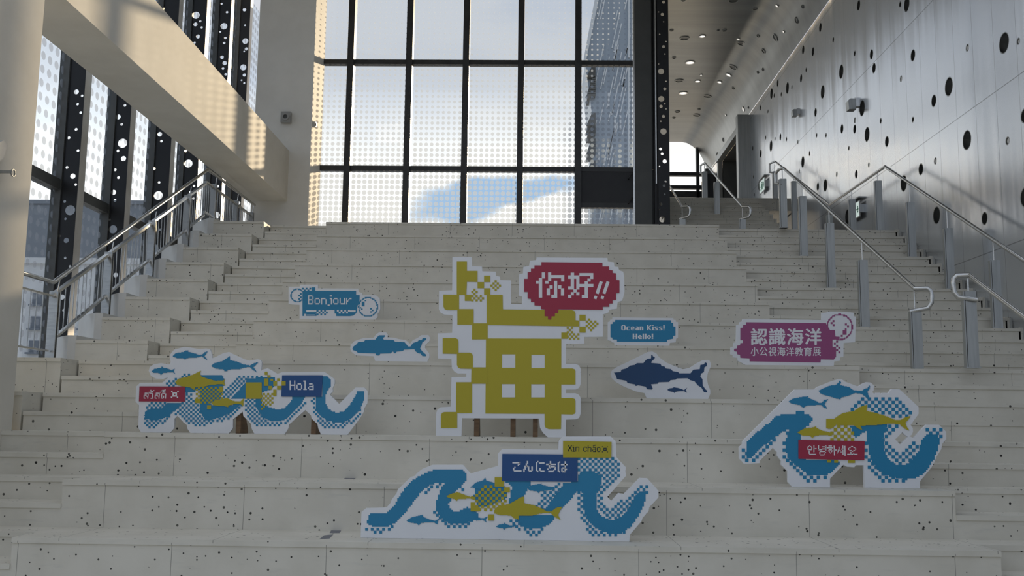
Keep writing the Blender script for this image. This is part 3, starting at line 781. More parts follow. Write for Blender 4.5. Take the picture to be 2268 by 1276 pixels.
dim = [(296,215,29),(620,245,28),(572,380,26),(266,455,26),(425,543,24),(363,650,22),(256,631,16),(236,665,10),(223,170,12),(237,325,12),(694,50,14),(713,202,11),(810,212,24),(965,38,12),(930,115,20),(744,288,17),(740,393,10),(572,498,10),(378,617,9),(522,170,14),(486,170,8),(572,0,32),(290,0,14),(711,408,9),(850,405,8),(658,608,7),(515,790,12),(483,875,14)]
def downlight(x, y, r, on):
    hit = ceil_point(1400+x/S5, y/S5)
    if not hit: return None
    p, nn = hit; rr = max(.03, r/S5*p.y/F)
    rr = min(rr, .20)
    e = ['lit' if on else 'unlit', 'large' if rr > .13 else 'medium' if rr > .08 else 'small']
    t = thing('downlight', '', 'downlight', p, 'lit downlights in the metal ceiling' if on else 'dark round fittings in the metal ceiling')
    t['label'] = f'{e[1]} {e[0]} round downlight in the pale metal ceiling over the corridor'
    MB().ring(p-nn*.01, nn, rr*.80, rr, .03, 24).build('bezel', STEEL if on else POSTM, t, smooth=True)
    MB().disc(p+nn*.006, nn, rr*.81, 24).build('lens', LAMP_ON if on else LAMP_OFF, t)
    return t
ORD = 'first second third fourth fifth sixth seventh eighth ninth tenth eleventh twelfth thirteenth fourteenth fifteenth sixteenth seventeenth eighteenth nineteenth twentieth twenty-first twenty-second twenty-third twenty-fourth twenty-fifth twenty-sixth twenty-seventh twenty-eighth twenty-ninth thirtieth'.split()
for src, on in ((lit, True), (dim, False)):
    made = [o for o in (downlight(*q, on) for q in src) if o]
    for i, o in enumerate(sorted(made, key=lambda o: -o.location.y)):
        o['label'] = f"{'glowing' if on else 'dark'} round ceiling fitting, {ORD[i]} counting from the corridor's far end"


# ---------------------------------------------------------------- exhibition cut-outs
def inside(poly, x, y):
    r = False; n = len(poly); j = n-1
    for i in range(n):
        xi, yi = poly[i]; xj, yj = poly[j]
        if (yi > y) != (yj > y) and x < (xj-xi)*(y-yi)/(yj-yi)+xi: r = not r
        j = i
    return r
def PTS(s):
    v = [float(a) for a in s.replace(';', ' ').replace(',', ' ').split()]
    return list(zip(v[0::2], v[1::2]))
class Board:
    """a printed foam-board cut-out standing upright; outlines are traced in the picture and carried back to its own plane at depth Y"""
    def __init__(s, name, label, cat, Y, ox, oy, sc, z_foot, group='exhibition cut-outs on the seating tiers'):
        s.Y, s.ox, s.oy, s.sc, s.zf = Y, ox, oy, sc, z_foot
        s.t = thing(name, label, cat, (0, Y, z_foot), group); s.k = 0; s.outs = []
    def P(s, x, y, w=0.0):
        p = onY(s.Y, s.ox+x/s.sc, s.oy+y/s.sc)
        return Vector((p.x, s.Y+w, p.z))
    def E(s, x, y):
        p = s.P(x, y)
        if abs(p.z-s.zf) < .035: p.z = s.zf+.001
        return (p.x, p.z)
    def panel(s, outline, holes=(), name='panel'):
        o = PTS(outline) if isinstance(outline, str) else outline
        loops = [o]+[PTS(h) for h in holes]; s.outs.append(o)
        cs = [s.P(x, y) for x, y in o]; 
        s.t.location = (sum(c.x for c in cs)/len(cs), s.Y, s.zf)
        lp = [[s.E(x, y) for x, y in l] for l in loops]
        return plate(lp, .03, lambda u, v, w: (u, s.Y+w, v), name, WHITEB, s.t)
    def depth(s, d=None): s.k += 1; return -.0012*(s.k if d is None else d)
    def fill(s, polys, m, name, parent=None, d=None):
        """smooth printed shapes"""
        w = s.depth(d); mb = MB()
        loops = [[(s.P(x, y).x, s.P(x, y).z) for x, y in (PTS(p) if isinstance(p, str) else p)] for p in polys]
        return plate(loops, .0008, lambda u, v, q: (u, s.Y+w-q, v), name, m, parent or s.t)
    def pix(s, polys, cell, m, name, check=None, parent=None, d=None, holes=()):
        """printed shapes broken into square pixels of size cell; check = 0/1 keeps every other pixel"""
        w = s.depth(d); mb = MB(); seen = set()
        polys = [PTS(p) if isinstance(p, str) else p for p in polys]; holes = [PTS(p) if isinstance(p, str) else p for p in holes]
        for poly in polys:
            x0, x1 = min(p[0] for p in poly), max(p[0] for p in poly); y0, y1 = min(p[1] for p in poly), max(p[1] for p in poly)
            for j in range(int(y0//cell), int(y1//cell)+1):
                run = None
                for i in range(int(x0//cell), int(x1//cell)+2):
                    cx_, cy_ = (i+.5)*cell, (j+.5)*cell
                    ok = inside(poly, cx_, cy_) and not any(inside(h, cx_, cy_) for h in holes) and (check is None or (i+j) % 2 == check) and (i, j) not in seen
                    if ok: seen.add((i, j))
                    if ok and run is None: run = i
                    if not ok and run is not None:
                        a, b = run*cell, i*cell
                        mb.quad(s.P(a, (j+1)*cell, w), s.P(b, (j+1)*cell, w), s.P(b, j*cell, w), s.P(a, j*cell, w)); run = None
        if not mb.f: return None
        return mb.build(name, m, parent or s.t)
    def rects(s, rs, m, name, parent=None, d=None):
        w = s.depth(d); mb = MB()
        for (a, b, c, e) in rs: mb.quad(s.P(a, e, w), s.P(c, e, w), s.P(c, b, w), s.P(a, b, w))
        return mb.build(name, m, parent or s.t)
    def strokes(s, segs, wd, m, name, parent, ox, oy, sc, d=None):
        """lettering drawn as straight strokes (x0,y0,x1,y1) in a closer view with its own origin and scale"""
        w = s.depth(d); mb = MB(); h = wd/2
        def Q(x, y): 
            p = onY(s.Y, ox+x/sc, oy+y/sc); return Vector((p.x, s.Y+w, p.z))
        for i, sg in enumerate(segs):
            x0, y0, x1, y1 = sg if len(sg) == 4 else (sg[0], sg[1], sg[0], sg[1])
            dx_, dy_ = x1-x0, y1-y0; L = math.hypot(dx_, dy_)
            ux, uy = (dx_/L, dy_/L) if L > .1 else (1, 0)
            ax, ay, bx, by = x0-ux*h*.8, y0-uy*h*.8, x1+ux*h*.8, y1+uy*h*.8
            nx, ny = -uy*h, ux*h
            mb.quad(Q(ax+nx, ay+ny), Q(bx+nx, by+ny), Q(bx-nx, by-ny), Q(ax-nx, ay-ny))
        return mb.build(name, m, parent)
    def bitmap(s, rows, box, m, name, parent, ox=None, oy=None, sc=None, d=None):
        w = s.depth(d); mb = MB(); nr, nc = len(rows), max(len(r) for r in rows); x0, y0, x1, y1 = box
        ox = s.ox if ox is None else ox; oy = s.oy if oy is None else oy; sc = sc or s.sc
        def Q(i, j): 
            p = onY(s.Y, ox+(x0+(x1-x0)*i/nc)/sc, oy+(y0+(y1-y0)*j/nr)/sc); return Vector((p.x, s.Y+w, p.z))
        for j, r in enumerate(rows):
            i = 0
            while i < len(r):
                if r[i] == '#':
                    k = i
                    while k < len(r) and r[k] == '#': k += 1
                    mb.quad(Q(i, j+1), Q(k, j+1), Q(k, j), Q(i, j)); i = k
                else: i += 1
        return mb.build(name, m, parent)
    def text(s, body, box, m, name, parent, bold=0.0, d=None):
        """real characters laid out one by one in a box (x0, y0, x1, y1)"""
        w0 = s.depth(d); x0, y0, x1, y1 = box; n = len(body); mb = MB(); e = bold
        for i, ch in [(i, ch) for i, ch in enumerate(body)]:
            cu = bpy.data.curves.new('tmp', 'FONT'); cu.body = ch; cu.resolution_u = 3
            tmp = bpy.data.objects.new('tmp', cu); C.objects.link(tmp)
            me = tmp.to_mesh()
            vs = [(v.co.x, v.co.y) for v in me.vertices]; fs = [tuple(p.vertices) for p in me.polygons]
            tmp.to_mesh_clear(); bpy.data.objects.remove(tmp); bpy.data.curves.remove(cu)
            if not vs: continue
            a0, a1 = min(v[0] for v in vs), max(v[0] for v in vs); b0, b1 = min(v[1] for v in vs), max(v[1] for v in vs)
            cw = (x1-x0)/n; mg = cw*.06
            for k, (ex, ey) in enumerate(((0, 0), (-e, 0), (e, 0), (0, -e*.7), (0, e*.7)) if e else ((0, 0),)):
                o = len(mb.v); w = w0-.00015*k
                for (a, b) in vs:
                    X = x0+cw*i+mg+(a-a0)/(a1-a0)*(cw-2*mg)+ex; Y_ = y1-(b-b0)/(b1-b0)*(y1-y0)+ey
                    mb.v.append(tuple(s.P(X, Y_, w)))
                for f in fs: mb.f.append(tuple(o+q for q in f)); mb.m.append(0)
        return mb.build(name, m, parent)
    def prop(s, x, y_top, side=.0, ht=None):
        """wooden foot behind the board"""
        p = s.P(x, y_top); z = p.z
        MB().prism([(s.Y+.032, s.zf+.001), (s.Y+.26, s.zf+.001), (s.Y+.26, s.zf+.03), (s.Y+.06, z), (s.Y+.032, z)], 0, p.x-.02, p.x+.02).build('prop', WOOD, s.t)

FONT = {'H': ["#...#"]*3+["#####"]+["#...#"]*3, 'o': [".....", ".....", ".###.", "#...#", "#...#", "#...#", ".###."], 'l': ["##.", ".#.", ".#.", ".#.", ".#.", ".#.", "###"],
 'a': [".....", ".....", ".###.", "....#", ".####", "#...#", ".####"], 'B': ["####.", "#...#", "#...#", "####.", "#...#", "#...#", "####."], 'n': [".....", ".....", "####.", "#...#", "#...#", "#...#", "#...#"],
 'j': ["..##", "....", "..##", "...#", "...#", "...#", "...#", "##.."], 'u': [".....", ".....", "#...#", "#...#", "#...#", "#...#", ".####"], 'r': [".....", ".....", "#..##", "#.#..", "##...", "#....", "#...."]}
BOLD = {'O': [".####.", "##..##", "##..##", "##..##", "##..##", "##..##", ".####."], 'c': ["", "", ".####", "##...", "##...", "##...", ".####"], 'e': ["", "", ".###.", "##.##", "#####", "##...", ".####"],
 'a': ["", "", ".###.", "...##", ".####", "##.##", ".####"], 'n': ["", "", "####.", "##.##", "##.##", "##.##", "##.##"], 'K': ["##..##", "##.##.", "####..", "###...", "####..", "##.##.", "##..##"],
 'i': ["##", "..", "##", "##", "##", "##", "##"], 's': ["", "", ".####", "##...", ".###.", "...##", "####."], '!': ["##"]*5+["..", "##"], 'H': ["##..##"]*3+["######"]+["##..##"]*3, 'l': ["##"]*7, 'o': ["", "", ".###.", "##.##", "##.##", "##.##", ".###."], ' ': ["..."]*7}
def typeset(font, s, rows):
    out = ['']*rows
    for ch in s:
        g = font[ch]; wd = max(len(r) for r in g)
        for j in range(rows): out[j] += (g[j] if j < len(g) else '').ljust(wd, '.')+'.'
    return [r[:-1] for r in out]

# --- yellow pixel figure with red speech bubble
D_ = Board('pixel_figure_cutout', 'large yellow pixel figure cut-out with a red speech bubble', 'cutout', 8.26, 950, 560, 3.111, zt(2))
D_.panel("48,1250 50,1105 58,1080 80,1065 150,1060 155,858 257,855 257,832 200,832 175,818 158,795 155,732 62,728 62,555 160,552 163,430 105,425 80,412 68,390 70,262 160,258 162,30 295,30 297,92 365,95 368,128 460,130 462,158 490,165 492,188 565,190 565,352 640,355 643,300 620,295 622,148 648,142 650,98 690,90 695,55 738,50 742,32 1230,35 1232,60 1275,65 1278,95 1305,98 1310,120 1338,130 1345,160 1348,270 1338,310 1330,330 1300,340 1295,385 1245,392 1235,412 1198,425 1198,578 1070,580 1070,625 945,627 945,765 1010,765 1035,777 1045,800 1045,905 1035,930 1012,942 945,942 945,968 1010,968 1035,980 1045,1000 1045,1110 1035,1138 1010,1148 945,1150 943,1252 820,1252 785,1240 765,1205 760,1150 755,1143 228,1140 225,1252")
Y1 = ["192,60 262,60 262,125 335,125 335,202 262,200 258,290 192,290", "380,158 423,158 423,202 380,202", "335,202 380,202 380,245 335,245", "380,245 423,245 423,290 380,290", "247,290 292,290 292,332 247,332",
      "100,288 208,290 208,395 125,395 108,388 100,370", "196,388 308,388 308,495 196,495", "298,486 405,486 405,597 296,597",
      "398,290 508,290 510,390 985,395 1003,402 1010,420 1010,465 1037,467 1037,508 398,497", "1037,427 1080,427 1080,467 1037,467", "1037,510 1080,510 1080,550 1037,550", "912,550 955,550 955,592 912,592",
      "95,588 185,588 200,597 204,612 204,697 95,695", "193,688 282,688 298,697 303,712 303,800 215,798 200,790 193,772", "293,790 405,790 405,902 291,902", "189,892 298,892 298,1105 187,1105", "83,1208 83,1120 90,1103 108,1097 195,1097 195,1208"]
D_.fill(["393,590 912,592 912,797 990,797 1005,803 1010,815 1010,908 912,908 912,1000 990,1000 1006,1008 1010,1022 1010,1098 1003,1110 988,1115 912,1113 910,1215 825,1215 803,1205 797,1185 797,1110 389,1108",
         "504,700 595,700 595,793 504,793", "706,703 798,703 798,795 706,795", "502,905 594,905 594,997 502,997", "705,906 798,906 798,997 705,997"], P_YELL, 'figure_body', d=1)
mbk = D_.fill(Y1[:1], P_YELL, 'pixel_block', d=2)
for i, q in enumerate(Y1[1:]): D_.fill([q], P_YELL, 'pixel_block', d=2 + (i % 2)*.4)
for q in ("455,188 470,188 512,225 460,275 425,240 425,205", "290,245 335,245 335,290 380,290 380,332 290,332", "1110,455 1125,455 1163,490 1115,540 1080,505 1080,470", "953,505 995,505 995,550 1037,550 1037,592 953,592"):
    D_.pix([q], 14.6, P_YELL, 'pixel_pattern', check=0, d=3)
bub = D_.fill(["775,65 1195,70 1195,95 1240,95 1240,120 1265,122 1265,140 1288,142 1288,188 1312,190 1312,278 1288,278 1288,325 1265,325 1265,350 1242,350 1242,372 1197,372 1197,393 892,390 890,415 868,415 868,438 845,438 842,462 820,460 820,438 797,438 797,390 772,388 772,365 727,363 727,340 703,340 703,318 680,316 680,270 656,270 656,180 680,180 680,135 703,133 703,110 727,110 727,88 775,88"], P_RED, 'speech_bubble', d=4)
bub['label'] = 'red speech bubble with a white Chinese greeting'
nh = [(340,155,420,305),(265,295,350,790),(195,365,270,440),(497,155,577,375),(425,365,508,440),(577,222,905,300),(825,300,905,385),(648,365,727,795),(580,715,648,795),(533,480,612,565),(463,555,545,730),(748,480,830,565),(820,555,900,735),
      (1065,160,1150,585),(1000,230,1065,315),(1150,230,1285,315),(1205,315,1285,585),(1000,505,1065,585),(1135,580,1220,660),(1068,650,1145,730),(1205,650,1285,730),(1000,715,1080,795),(1285,172,1633,250),(1555,250,1633,320),(1485,310,1565,385),(1415,375,1497,800),(1285,445,1415,523),(1497,445,1635,523),(1345,720,1415,800)]
mb = MB(); w_ = -.0012*5
def Qd(x, y): p = onY(D_.Y, 1170+x/11.34, 590+y/11.34); return Vector((p.x, D_.Y+w_, p.z))
for (a, b, c, e) in nh: mb.quad(Qd(a, e), Qd(c, e), Qd(c, b), Qd(a, b))
for q in ("1795,370 1870,395 1765,705 1688,675", "1967,370 2040,400 1935,705 1862,675", "1668,735 1735,755 1710,832 1637,808", "1838,735 1908,755 1885,832 1812,808"):
    q = PTS(q); mb.quad(*[Qd(*p) for p in reversed(q)])
mb.build('lettering', P_WHITE, bub)
for x in (330, 580, 735): D_.prop(x, 1000)

# --- wave on the left with red and blue labels
L_ = Board('wave_cutout', 'long blue wave cut-out with three tuna above and red Thai and blue Spanish greeting plates', 'cutout', 8.33, 290, 750, 4.2, zt(2))
L_.panel("95,872 68,830 75,620 42,585 50,445 85,412 290,412 345,362 300,375 230,372 185,345 165,300 175,265 210,240 280,228 350,240 362,240 370,215 362,190 364,150 400,105 500,75 560,85 640,100 700,92 735,100 748,130 755,185 800,165 860,135 910,125 960,150 1050,190 1100,205 1180,192 1205,198 1217,220 1214,255 1210,300 1235,285 1270,277 1310,297 1360,330 1405,312 1800,310 1895,380 1895,420 1875,465 1880,490 1850,520 1935,610 2090,455 2170,455 2203,490 2200,600 2170,650 2172,670 2145,720 2015,872 1768,872 1742,835 1735,795 1680,745 1675,715 1622,665 1470,800 1465,835 1430,872 1148,872 1122,835 1118,795 1045,720 1040,678 950,750 948,835 910,872 553,872 525,838 520,805 490,780 432,718 405,745 400,835 365,872")
B1 = ["125,715 140,670 180,655 280,655 340,600 470,595 455,630 400,680 360,720 300,745 230,765 170,755 130,740", "500,455 600,455 600,500 560,500 540,495 510,540", "650,345 850,345 870,380 865,440 840,470 700,470 600,480 600,440",
      "635,655 640,600 720,590 760,620 940,620 1000,590 1050,590 1000,640 930,690 860,720 790,745 740,760 690,755 660,710", "925,560 1010,470 1060,420 1080,375 1200,360 1340,365 1340,440 1290,480 1225,500 1215,560",
      "1160,560 1215,560 1225,610 1290,640 1370,665 1440,640 1490,590 1500,545 1620,545 1590,600 1560,640 1500,700 1440,750 1380,775 1300,770 1230,735 1190,680 1165,640", "640,450 860,440 840,560 760,600 640,600",
      "1785,350 1835,355 1862,385 1860,440 1840,470 1820,500 1808,540 1808,600 1830,645 1880,680 1925,690 1980,675 2020,640 2060,580 2090,530 2105,488 2168,488 2165,580 2140,640 2100,700 2050,745 1990,775 1920,785 1840,770 1770,730 1735,690 1718,640 1715,540 1778,540"]
L_.pix(B1, 10, P_BLUE, 'wave_print', d=1)
C1 = ["125,740 180,760 240,765 310,745 370,715 440,640 475,615 440,690 380,730 310,785 270,805 230,830 180,830 125,805", "140,660 160,600 300,590 330,600 280,655", "460,590 500,520 560,510 600,600 640,610 640,660 680,760 740,760 800,745 900,700 1000,620 1045,600 1040,640 960,710 900,760 830,785 760,785 690,815 620,815 540,790 490,740 455,700",
      "840,540 880,450 960,385 1040,340 1215,340 1215,362 1080,375 1055,420 990,490 920,560 850,560", "1060,560 1165,560 1170,640 1190,690 1240,740 1310,780 1390,785 1450,755 1520,700 1580,640 1640,545 1640,580 1580,660 1500,730 1430,800 1350,825 1180,820 1090,730 1060,650",
      "1680,545 1715,545 1720,640 1735,690 1770,735 1850,775 1930,790 2000,780 2060,745 2110,700 2140,640 2140,700 2060,780 1990,830 1800,830 1740,765 1685,650", "320,445 340,405 380,385 440,360 500,335 560,335 520,365 450,400 430,445"]
L_.pix(C1, 20.4, P_BLUE, 'pixel_pattern', check=0, d=2)
def fishes(b, lst, m, d=3, cell=None, name='fish_print'):
    for q in lst: b.pix([q], cell or b.sc*1.15, m, name, d=d)
fishes(L_, ["390,165 420,135 490,125 510,110 535,112 530,122 600,140 640,155 670,145 690,125 715,120 700,145 685,165 715,200 700,195 660,165 600,180 540,180 520,185 505,195 485,183 430,183",
            "745,255 775,230 850,210 890,185 920,163 922,200 990,215 1045,240 1110,250 1140,230 1185,220 1160,250 1140,265 1175,315 1140,295 1110,265 1060,270 1010,285 905,288 895,305 870,303 865,288 790,280",
            "192,305 220,280 280,275 290,255 300,272 350,280 375,295 410,280 400,300 412,330 390,312 350,315 300,320 280,340 270,322 210,318"], P_BLUE)
L_.pix(["600,455 860,440 850,560 760,605 640,605 600,560", "1215,500 1330,500 1330,620 1280,630 1215,660"], 19.5, P_YELL, 'pixel_pattern', check=1, d=3)
L_.rects([(1068,408,1218,560),(595,560,650,600),(710,620,748,658),(820,445,855,500),(1245,310,1272,338),(1270,340,1300,365),(1240,370,1280,440),(1300,375,1325,395),(1325,395,1360,440),(1360,370,1385,395),(1360,440,1405,475),(1280,440,1315,475),(1325,475,1355,535)], P_YELL, 'pixel_pattern', d=4)
fishes(L_, ["412,410 440,375 520,355 580,335 630,310 655,298 645,330 660,355 720,375 790,395 860,390 878,375 870,410 880,440 850,425 740,430 680,450 600,455 590,480 555,455 480,445 430,430",
            "745,600 790,570 850,565 890,550 940,575 980,585 1020,585 1055,552 1050,585 1045,630 1020,610 960,610 910,625 905,640 880,630 820,630 770,620"], P_YELL, d=5)
pl = L_.fill(["83,445 508,447 503,588 77,585"], P_RED, 'greeting_plate', d=6); pl['label'] = 'red plate with a white Thai greeting'
L_.strokes([(420,400,520,400),(385,440),(585,360),(545,395,545,520),(535,520,530,610),(420,480,470,480),(490,530),(380,500,375,595),(372,605,425,605),(660,275,660,300),(660,320,750,320),(790,285),(610,400,715,400),(740,430,735,595),(665,610,740,610),
            (845,440),(885,400,1000,400),(1060,360),(1020,400,1000,610),(880,480,935,480),(955,525),(845,500,840,595),(840,605,890,605),(1150,400,1250,400),(1115,430,1110,595),(1110,605,1165,605),(1195,520,1190,580),(1285,430,1270,610),
            (1128,290,1128,320),(1135,322,1265,322),(1150,280,1215,280),(1255,240,1255,320)], 40, P_WHITE, 'lettering', pl, 300, 850, 18.9, d=7)
def frame_mark(b, cs, size, sq, hole, m, m2, parent, ox, oy, sc, d):
    segs = [(x-size/2, y-size/2, x+size/2, y+size/2) for x, y in cs]+[sq]
    w = -.0012*d; mb = MB()
    def Q(x, y): p = onY(b.Y, ox+x/sc, oy+y/sc); return Vector((p.x, b.Y+w, p.z))
    x0, y0, x1, y1 = sq; a, c, e, f = hole
    for (p, q, r, s_) in [(x-size/2, y-size/2, x+size/2, y+size/2) for x, y in cs]+[(x0, y0, x1, c), (x0, f, x1, y1), (x0, c, a, f), (e, c, x1, f)]: mb.quad(Q(p, s_), Q(r, s_), Q(r, q), Q(p, q))
    return mb.build('symbol', m, parent)
frame_mark(L_, [(1540,325),(1795,325),(1527,570),(1775,570)], 62, (1565,360,1755,545), (1625,415,1690,480), P_WHITE, P_RED, pl, 300, 850, 18.9, 7)
pl = L_.fill(["1408,342 1785,342 1775,542 1400,540"], P_DBLUE, 'greeting_plate', d=6); pl['label'] = 'deep blue plate with a white Spanish greeting'
L_.bitmap(typeset(FONT, 'Hola', 7), (465,382,1600,830), P_WHITE, 'lettering', pl, 620, 825, 21.27, d=7)
L_.rects([(1403,396,1442,438)], P_YELL, 'pixel_pattern', d=8)
for x in (250, 1000, 1700): L_.prop(x, 560)

# --- French greeting and blue fish
B_ = Board('greeting_sign_cutout', 'blue sign cut-out with a French greeting and two ring bubbles, on a high tier', 'cutout', 12.42, 620, 560, 5.105, zt(6))
B_.panel("98,580 98,395 105,383 225,383 225,360 430,360 430,402 885,405 890,440 930,455 935,480 1085,480 1100,490 1130,520 1135,640 1120,670 1105,690 1105,725 1070,748 222,748 222,590")
B_.fill(["255,430 862,430 862,478 902,480 900,570 875,600 870,670 855,690 830,710 790,716 637,716 637,688 618,685 618,645 415,645 415,690 400,690 400,700 300,700 300,690 255,690"], P_BLUE, 'sign_print', d=1)
B_.rects([(358,390,400,431),(255,690,272,715),(295,692,415,714)], P_BLUE, 'pixel_print', d=1.4)
B_.pix(["255,390 358,390 358,431 255,431", "415,645 550,645 550,716 415,716"], 20.8, P_BLUE, 'pixel_print', check=1, d=1.6)
B_.pix(["655,648 795,648 795,690 655,690"], 20.8, P_WHITE, 'pixel_print', check=0, d=2)
B_.rects([(298,648,412,670),(790,650,856,670),(300,700,400,708)], P_WHITE, 'pixel_print', d=2)
def ringpix(b, cx_, cy_, r, th, cell, m, cond, d):
    poly = circle(cx_, cy_, r, 40); hole = circle(cx_, cy_, r-th, 40)
    b.pix([[p for p in poly]], cell, m, 'ring_print', d=d, holes=[hole]) if cond is None else b.pix([poly], cell, m, 'ring_print', d=d, holes=[hole, cond])
ringpix(B_, 197, 483, 78, 13, 9, P_BLUE, [(256,380),(300,380),(300,590),(256,590)], 2)
ringpix(B_, 997, 612, 113, 14, 10, P_BLUE, None, 2)
B_.fill([circle(997, 612, 100, 36)], P_WHITE, 'bubble_print', d=1.1)
B_.rects([(925,553,958,605),(958,535,976,549),(903,615,920,630),(918,630,936,645),(1020,625,1040,642),(1040,642,1058,660),(1020,660,1040,676)], P_BLUE, 'pixel_print', d=2.4)
B_.pix(["205,450 256,450 256,535 205,535"], 19, P_BLUE, 'pixel_print', check=0, d=2)
B_.bitmap(typeset(FONT, 'Bonjour', 8), (140,175,1960,612), P_WHITE, 'lettering', B_.t, 675, 645, 18.9, d=3)
B_.prop(300, 500); B_.prop(800, 500)
G_ = Board('fish_cutout', 'mid blue tuna cut-out on the landing beneath the French sign', 'cutout', 9.58, 620, 560, 5.105, zt(4))
G_.panel("795,1080 800,1040 840,1000 880,985 940,965 1060,960 1085,925 1120,900 1200,900 1220,925 1215,955 1300,960 1340,975 1420,985 1470,1030 1500,990 1560,960 1600,930 1680,930 1695,960 1690,1000 1645,1040 1640,1075 1690,1140 1690,1180 1665,1212 1110,1212 1080,1195 1060,1170 860,1160 810,1120")
FISH = "820,1085 830,1060 860,1040 885,1010 950,1005 965,985 1080,982 1090,965 1120,933 1188,933 1185,948 1165,965 1175,982 1285,985 1300,1005 1410,1012 1430,1035 1450,1060 1475,1060 1505,1020 1555,1005 1570,988 1605,985 1615,965 1655,965 1650,985 1610,1015 1600,1050 1585,1080 1610,1115 1650,1150 1652,1170 1610,1168 1590,1140 1560,1135 1535,1115 1520,1090 1405,1095 1390,1110 1320,1118 1310,1135 1290,1135 1280,1115 1265,1125 1255,1137 1135,1140 1125,1162 1090,1160 1080,1138 880,1132 865,1110 830,1103"
G_.fill([FISH], P_BLUE, 'fish_print', d=1); G_.prop(1250, 1050); G_.prop(1560, 1050)

# --- English greeting, navy fish, pink title sign
O_ = Board('greeting_sign_cutout', 'small blue rounded sign cut-out with a two-line English greeting, right of the red bubble', 'cutout', 11.75, 1330, 690, 3.844, zt(5))
O_.panel("62,245 62,90 80,85 82,70 100,68 102,50 620,55 622,70 640,72 642,88 660,90 660,225 645,230 640,262 590,268 585,284 120,284 118,265 95,262 93,250")
O_.fill(["125,72 600,75 602,95 618,98 620,128 638,130 638,205 618,208 617,232 567,242 565,260 140,258 140,240 102,238 100,222 85,220 85,108 103,105 103,90 123,88"], P_BLUE, 'sign_print', d=1)
O_.bitmap(typeset(BOLD, 'Ocean Kiss!', 7), (205,150,2025,378), P_WHITE, 'lettering', O_.t, 1365, 712, 18.9, d=2)
O_.bitmap(typeset(BOLD, 'Hello!', 7), (685,510,1545,735), P_WHITE, 'lettering', O_.t, 1365, 712, 18.9, d=2)
O_.prop(360, 170)
N_ = Board('fish_cutout', 'large navy tuna cut-out with a tiny tuna under its tail', 'cutout', 8.93, 1330, 690, 3.844, zt(3))
N_.panel("88,540 92,515 100,500 150,465 220,435 300,395 400,345 440,340 475,355 500,390 560,435 630,465 700,490 760,480 820,440 870,415 910,412 928,418 938,440 938,470 915,520 905,570 915,620 935,670 935,700 915,729 395,729 375,695 300,680 200,640 130,600 95,565")
N_.fill(["115,520 172,515 178,495 220,485 255,460 290,455 310,440 365,440 380,420 395,405 430,400 432,372 440,365 447,382 463,388 460,402 435,425 432,438 510,445 520,465 545,468 555,485 600,490 615,508 660,515 672,527 765,527 775,515 790,495 845,490 850,455 880,450 890,433 905,440 903,465 885,475 880,515 855,530 850,555 868,575 870,630 895,665 908,675 905,688 880,685 860,650 830,630 800,595 765,585 740,568 650,570 640,580 595,585 585,600 495,603 488,615 430,620 445,655 440,665 395,662 385,640 320,628 300,635 290,620 230,610 220,590 140,575 130,545"], P_NAVY, 'fish_print', d=1)
N_.fill(["568,668 585,655 610,652 625,645 640,648 655,650 690,660 710,670 738,648 725,670 738,692 710,678 690,678 660,680 635,685 630,695 618,685 590,680"], P_NAVY, 'small_fish_print', d=1)
N_.prop(500, 560); N_.prop(830, 560)
T_ = Board('title_sign_cutout', 'pink exhibition title sign cut-out in Chinese with a ring bubble at its corner', 'cutout', 9.60, 1330, 690, 3.844, zt(4))
T_.panel("1108,365 1110,305 1130,300 1135,265 1155,260 1158,115 1180,110 1185,90 1205,85 1210,65 1885,72 1885,12 1930,8 1935,0 2110,5 2155,10 2158,40 2175,45 2168,262 2070,268 2068,385 2040,390 2038,420 1990,425 1985,440 1905,445 1902,463 1245,463 1243,430 1170,420 1165,395 1130,390 1128,370")
T_.fill(["1238,92 1920,100 1930,135 1945,138 1952,158 1995,158 2000,213 2035,215 2035,238 1975,240 1975,300 2005,310 2005,385 1985,410 1875,408 1873,435 1270,425 1268,400 1190,395 1188,370 1165,365 1162,342 1137,338 1137,318 1162,315 1165,290 1188,288 1190,270 1213,268 1213,245 1190,243 1190,140 1213,138 1215,115 1238,113"], P_MAG, 'sign_print', d=1)
T_.pix([circle(2035, 133, 113, 40)], 8.5, P_MAG, 'ring_print', d=1.6, holes=[circle(2035, 133, 101, 40), [(1900,140),(2010,140),(2010,260),(1900,260)]])
zz_ = lambda x, y: (1884+x*.30117, y*.30117)
ms = []
for (a, b) in ((330,272),(275,328),(335,387),(680,366),(740,424),(563,690),(430,855),(367,912),(430,970),(372,1030),(493,1030),(433,1092),(495,1155)):
    u, v = zz_(a, b); ms.append((u-8.5, v-8.5, u+8.5, v+8.5))
ms += [(zz_(590,530)[0], zz_(0,530)[1], zz_(700,0)[0], zz_(0,658)[1]), (zz_(650,0)[0], zz_(0,475)[1], zz_(700,0)[0], zz_(0,530)[1])]
T_.rects(ms, P_MAG, 'pixel_print', d=1.4)
T_.text('認識海洋', (1272,145,1888,284), P_WHITE, 'lettering', T_.t, bold=4.2, d=2)
T_.text('小公視海洋教育展', (1274,304,1880,378), P_WHITE, 'lettering', T_.t, bold=1.2, d=2)
T_.prop(1350, 300); T_.prop(1800, 300)

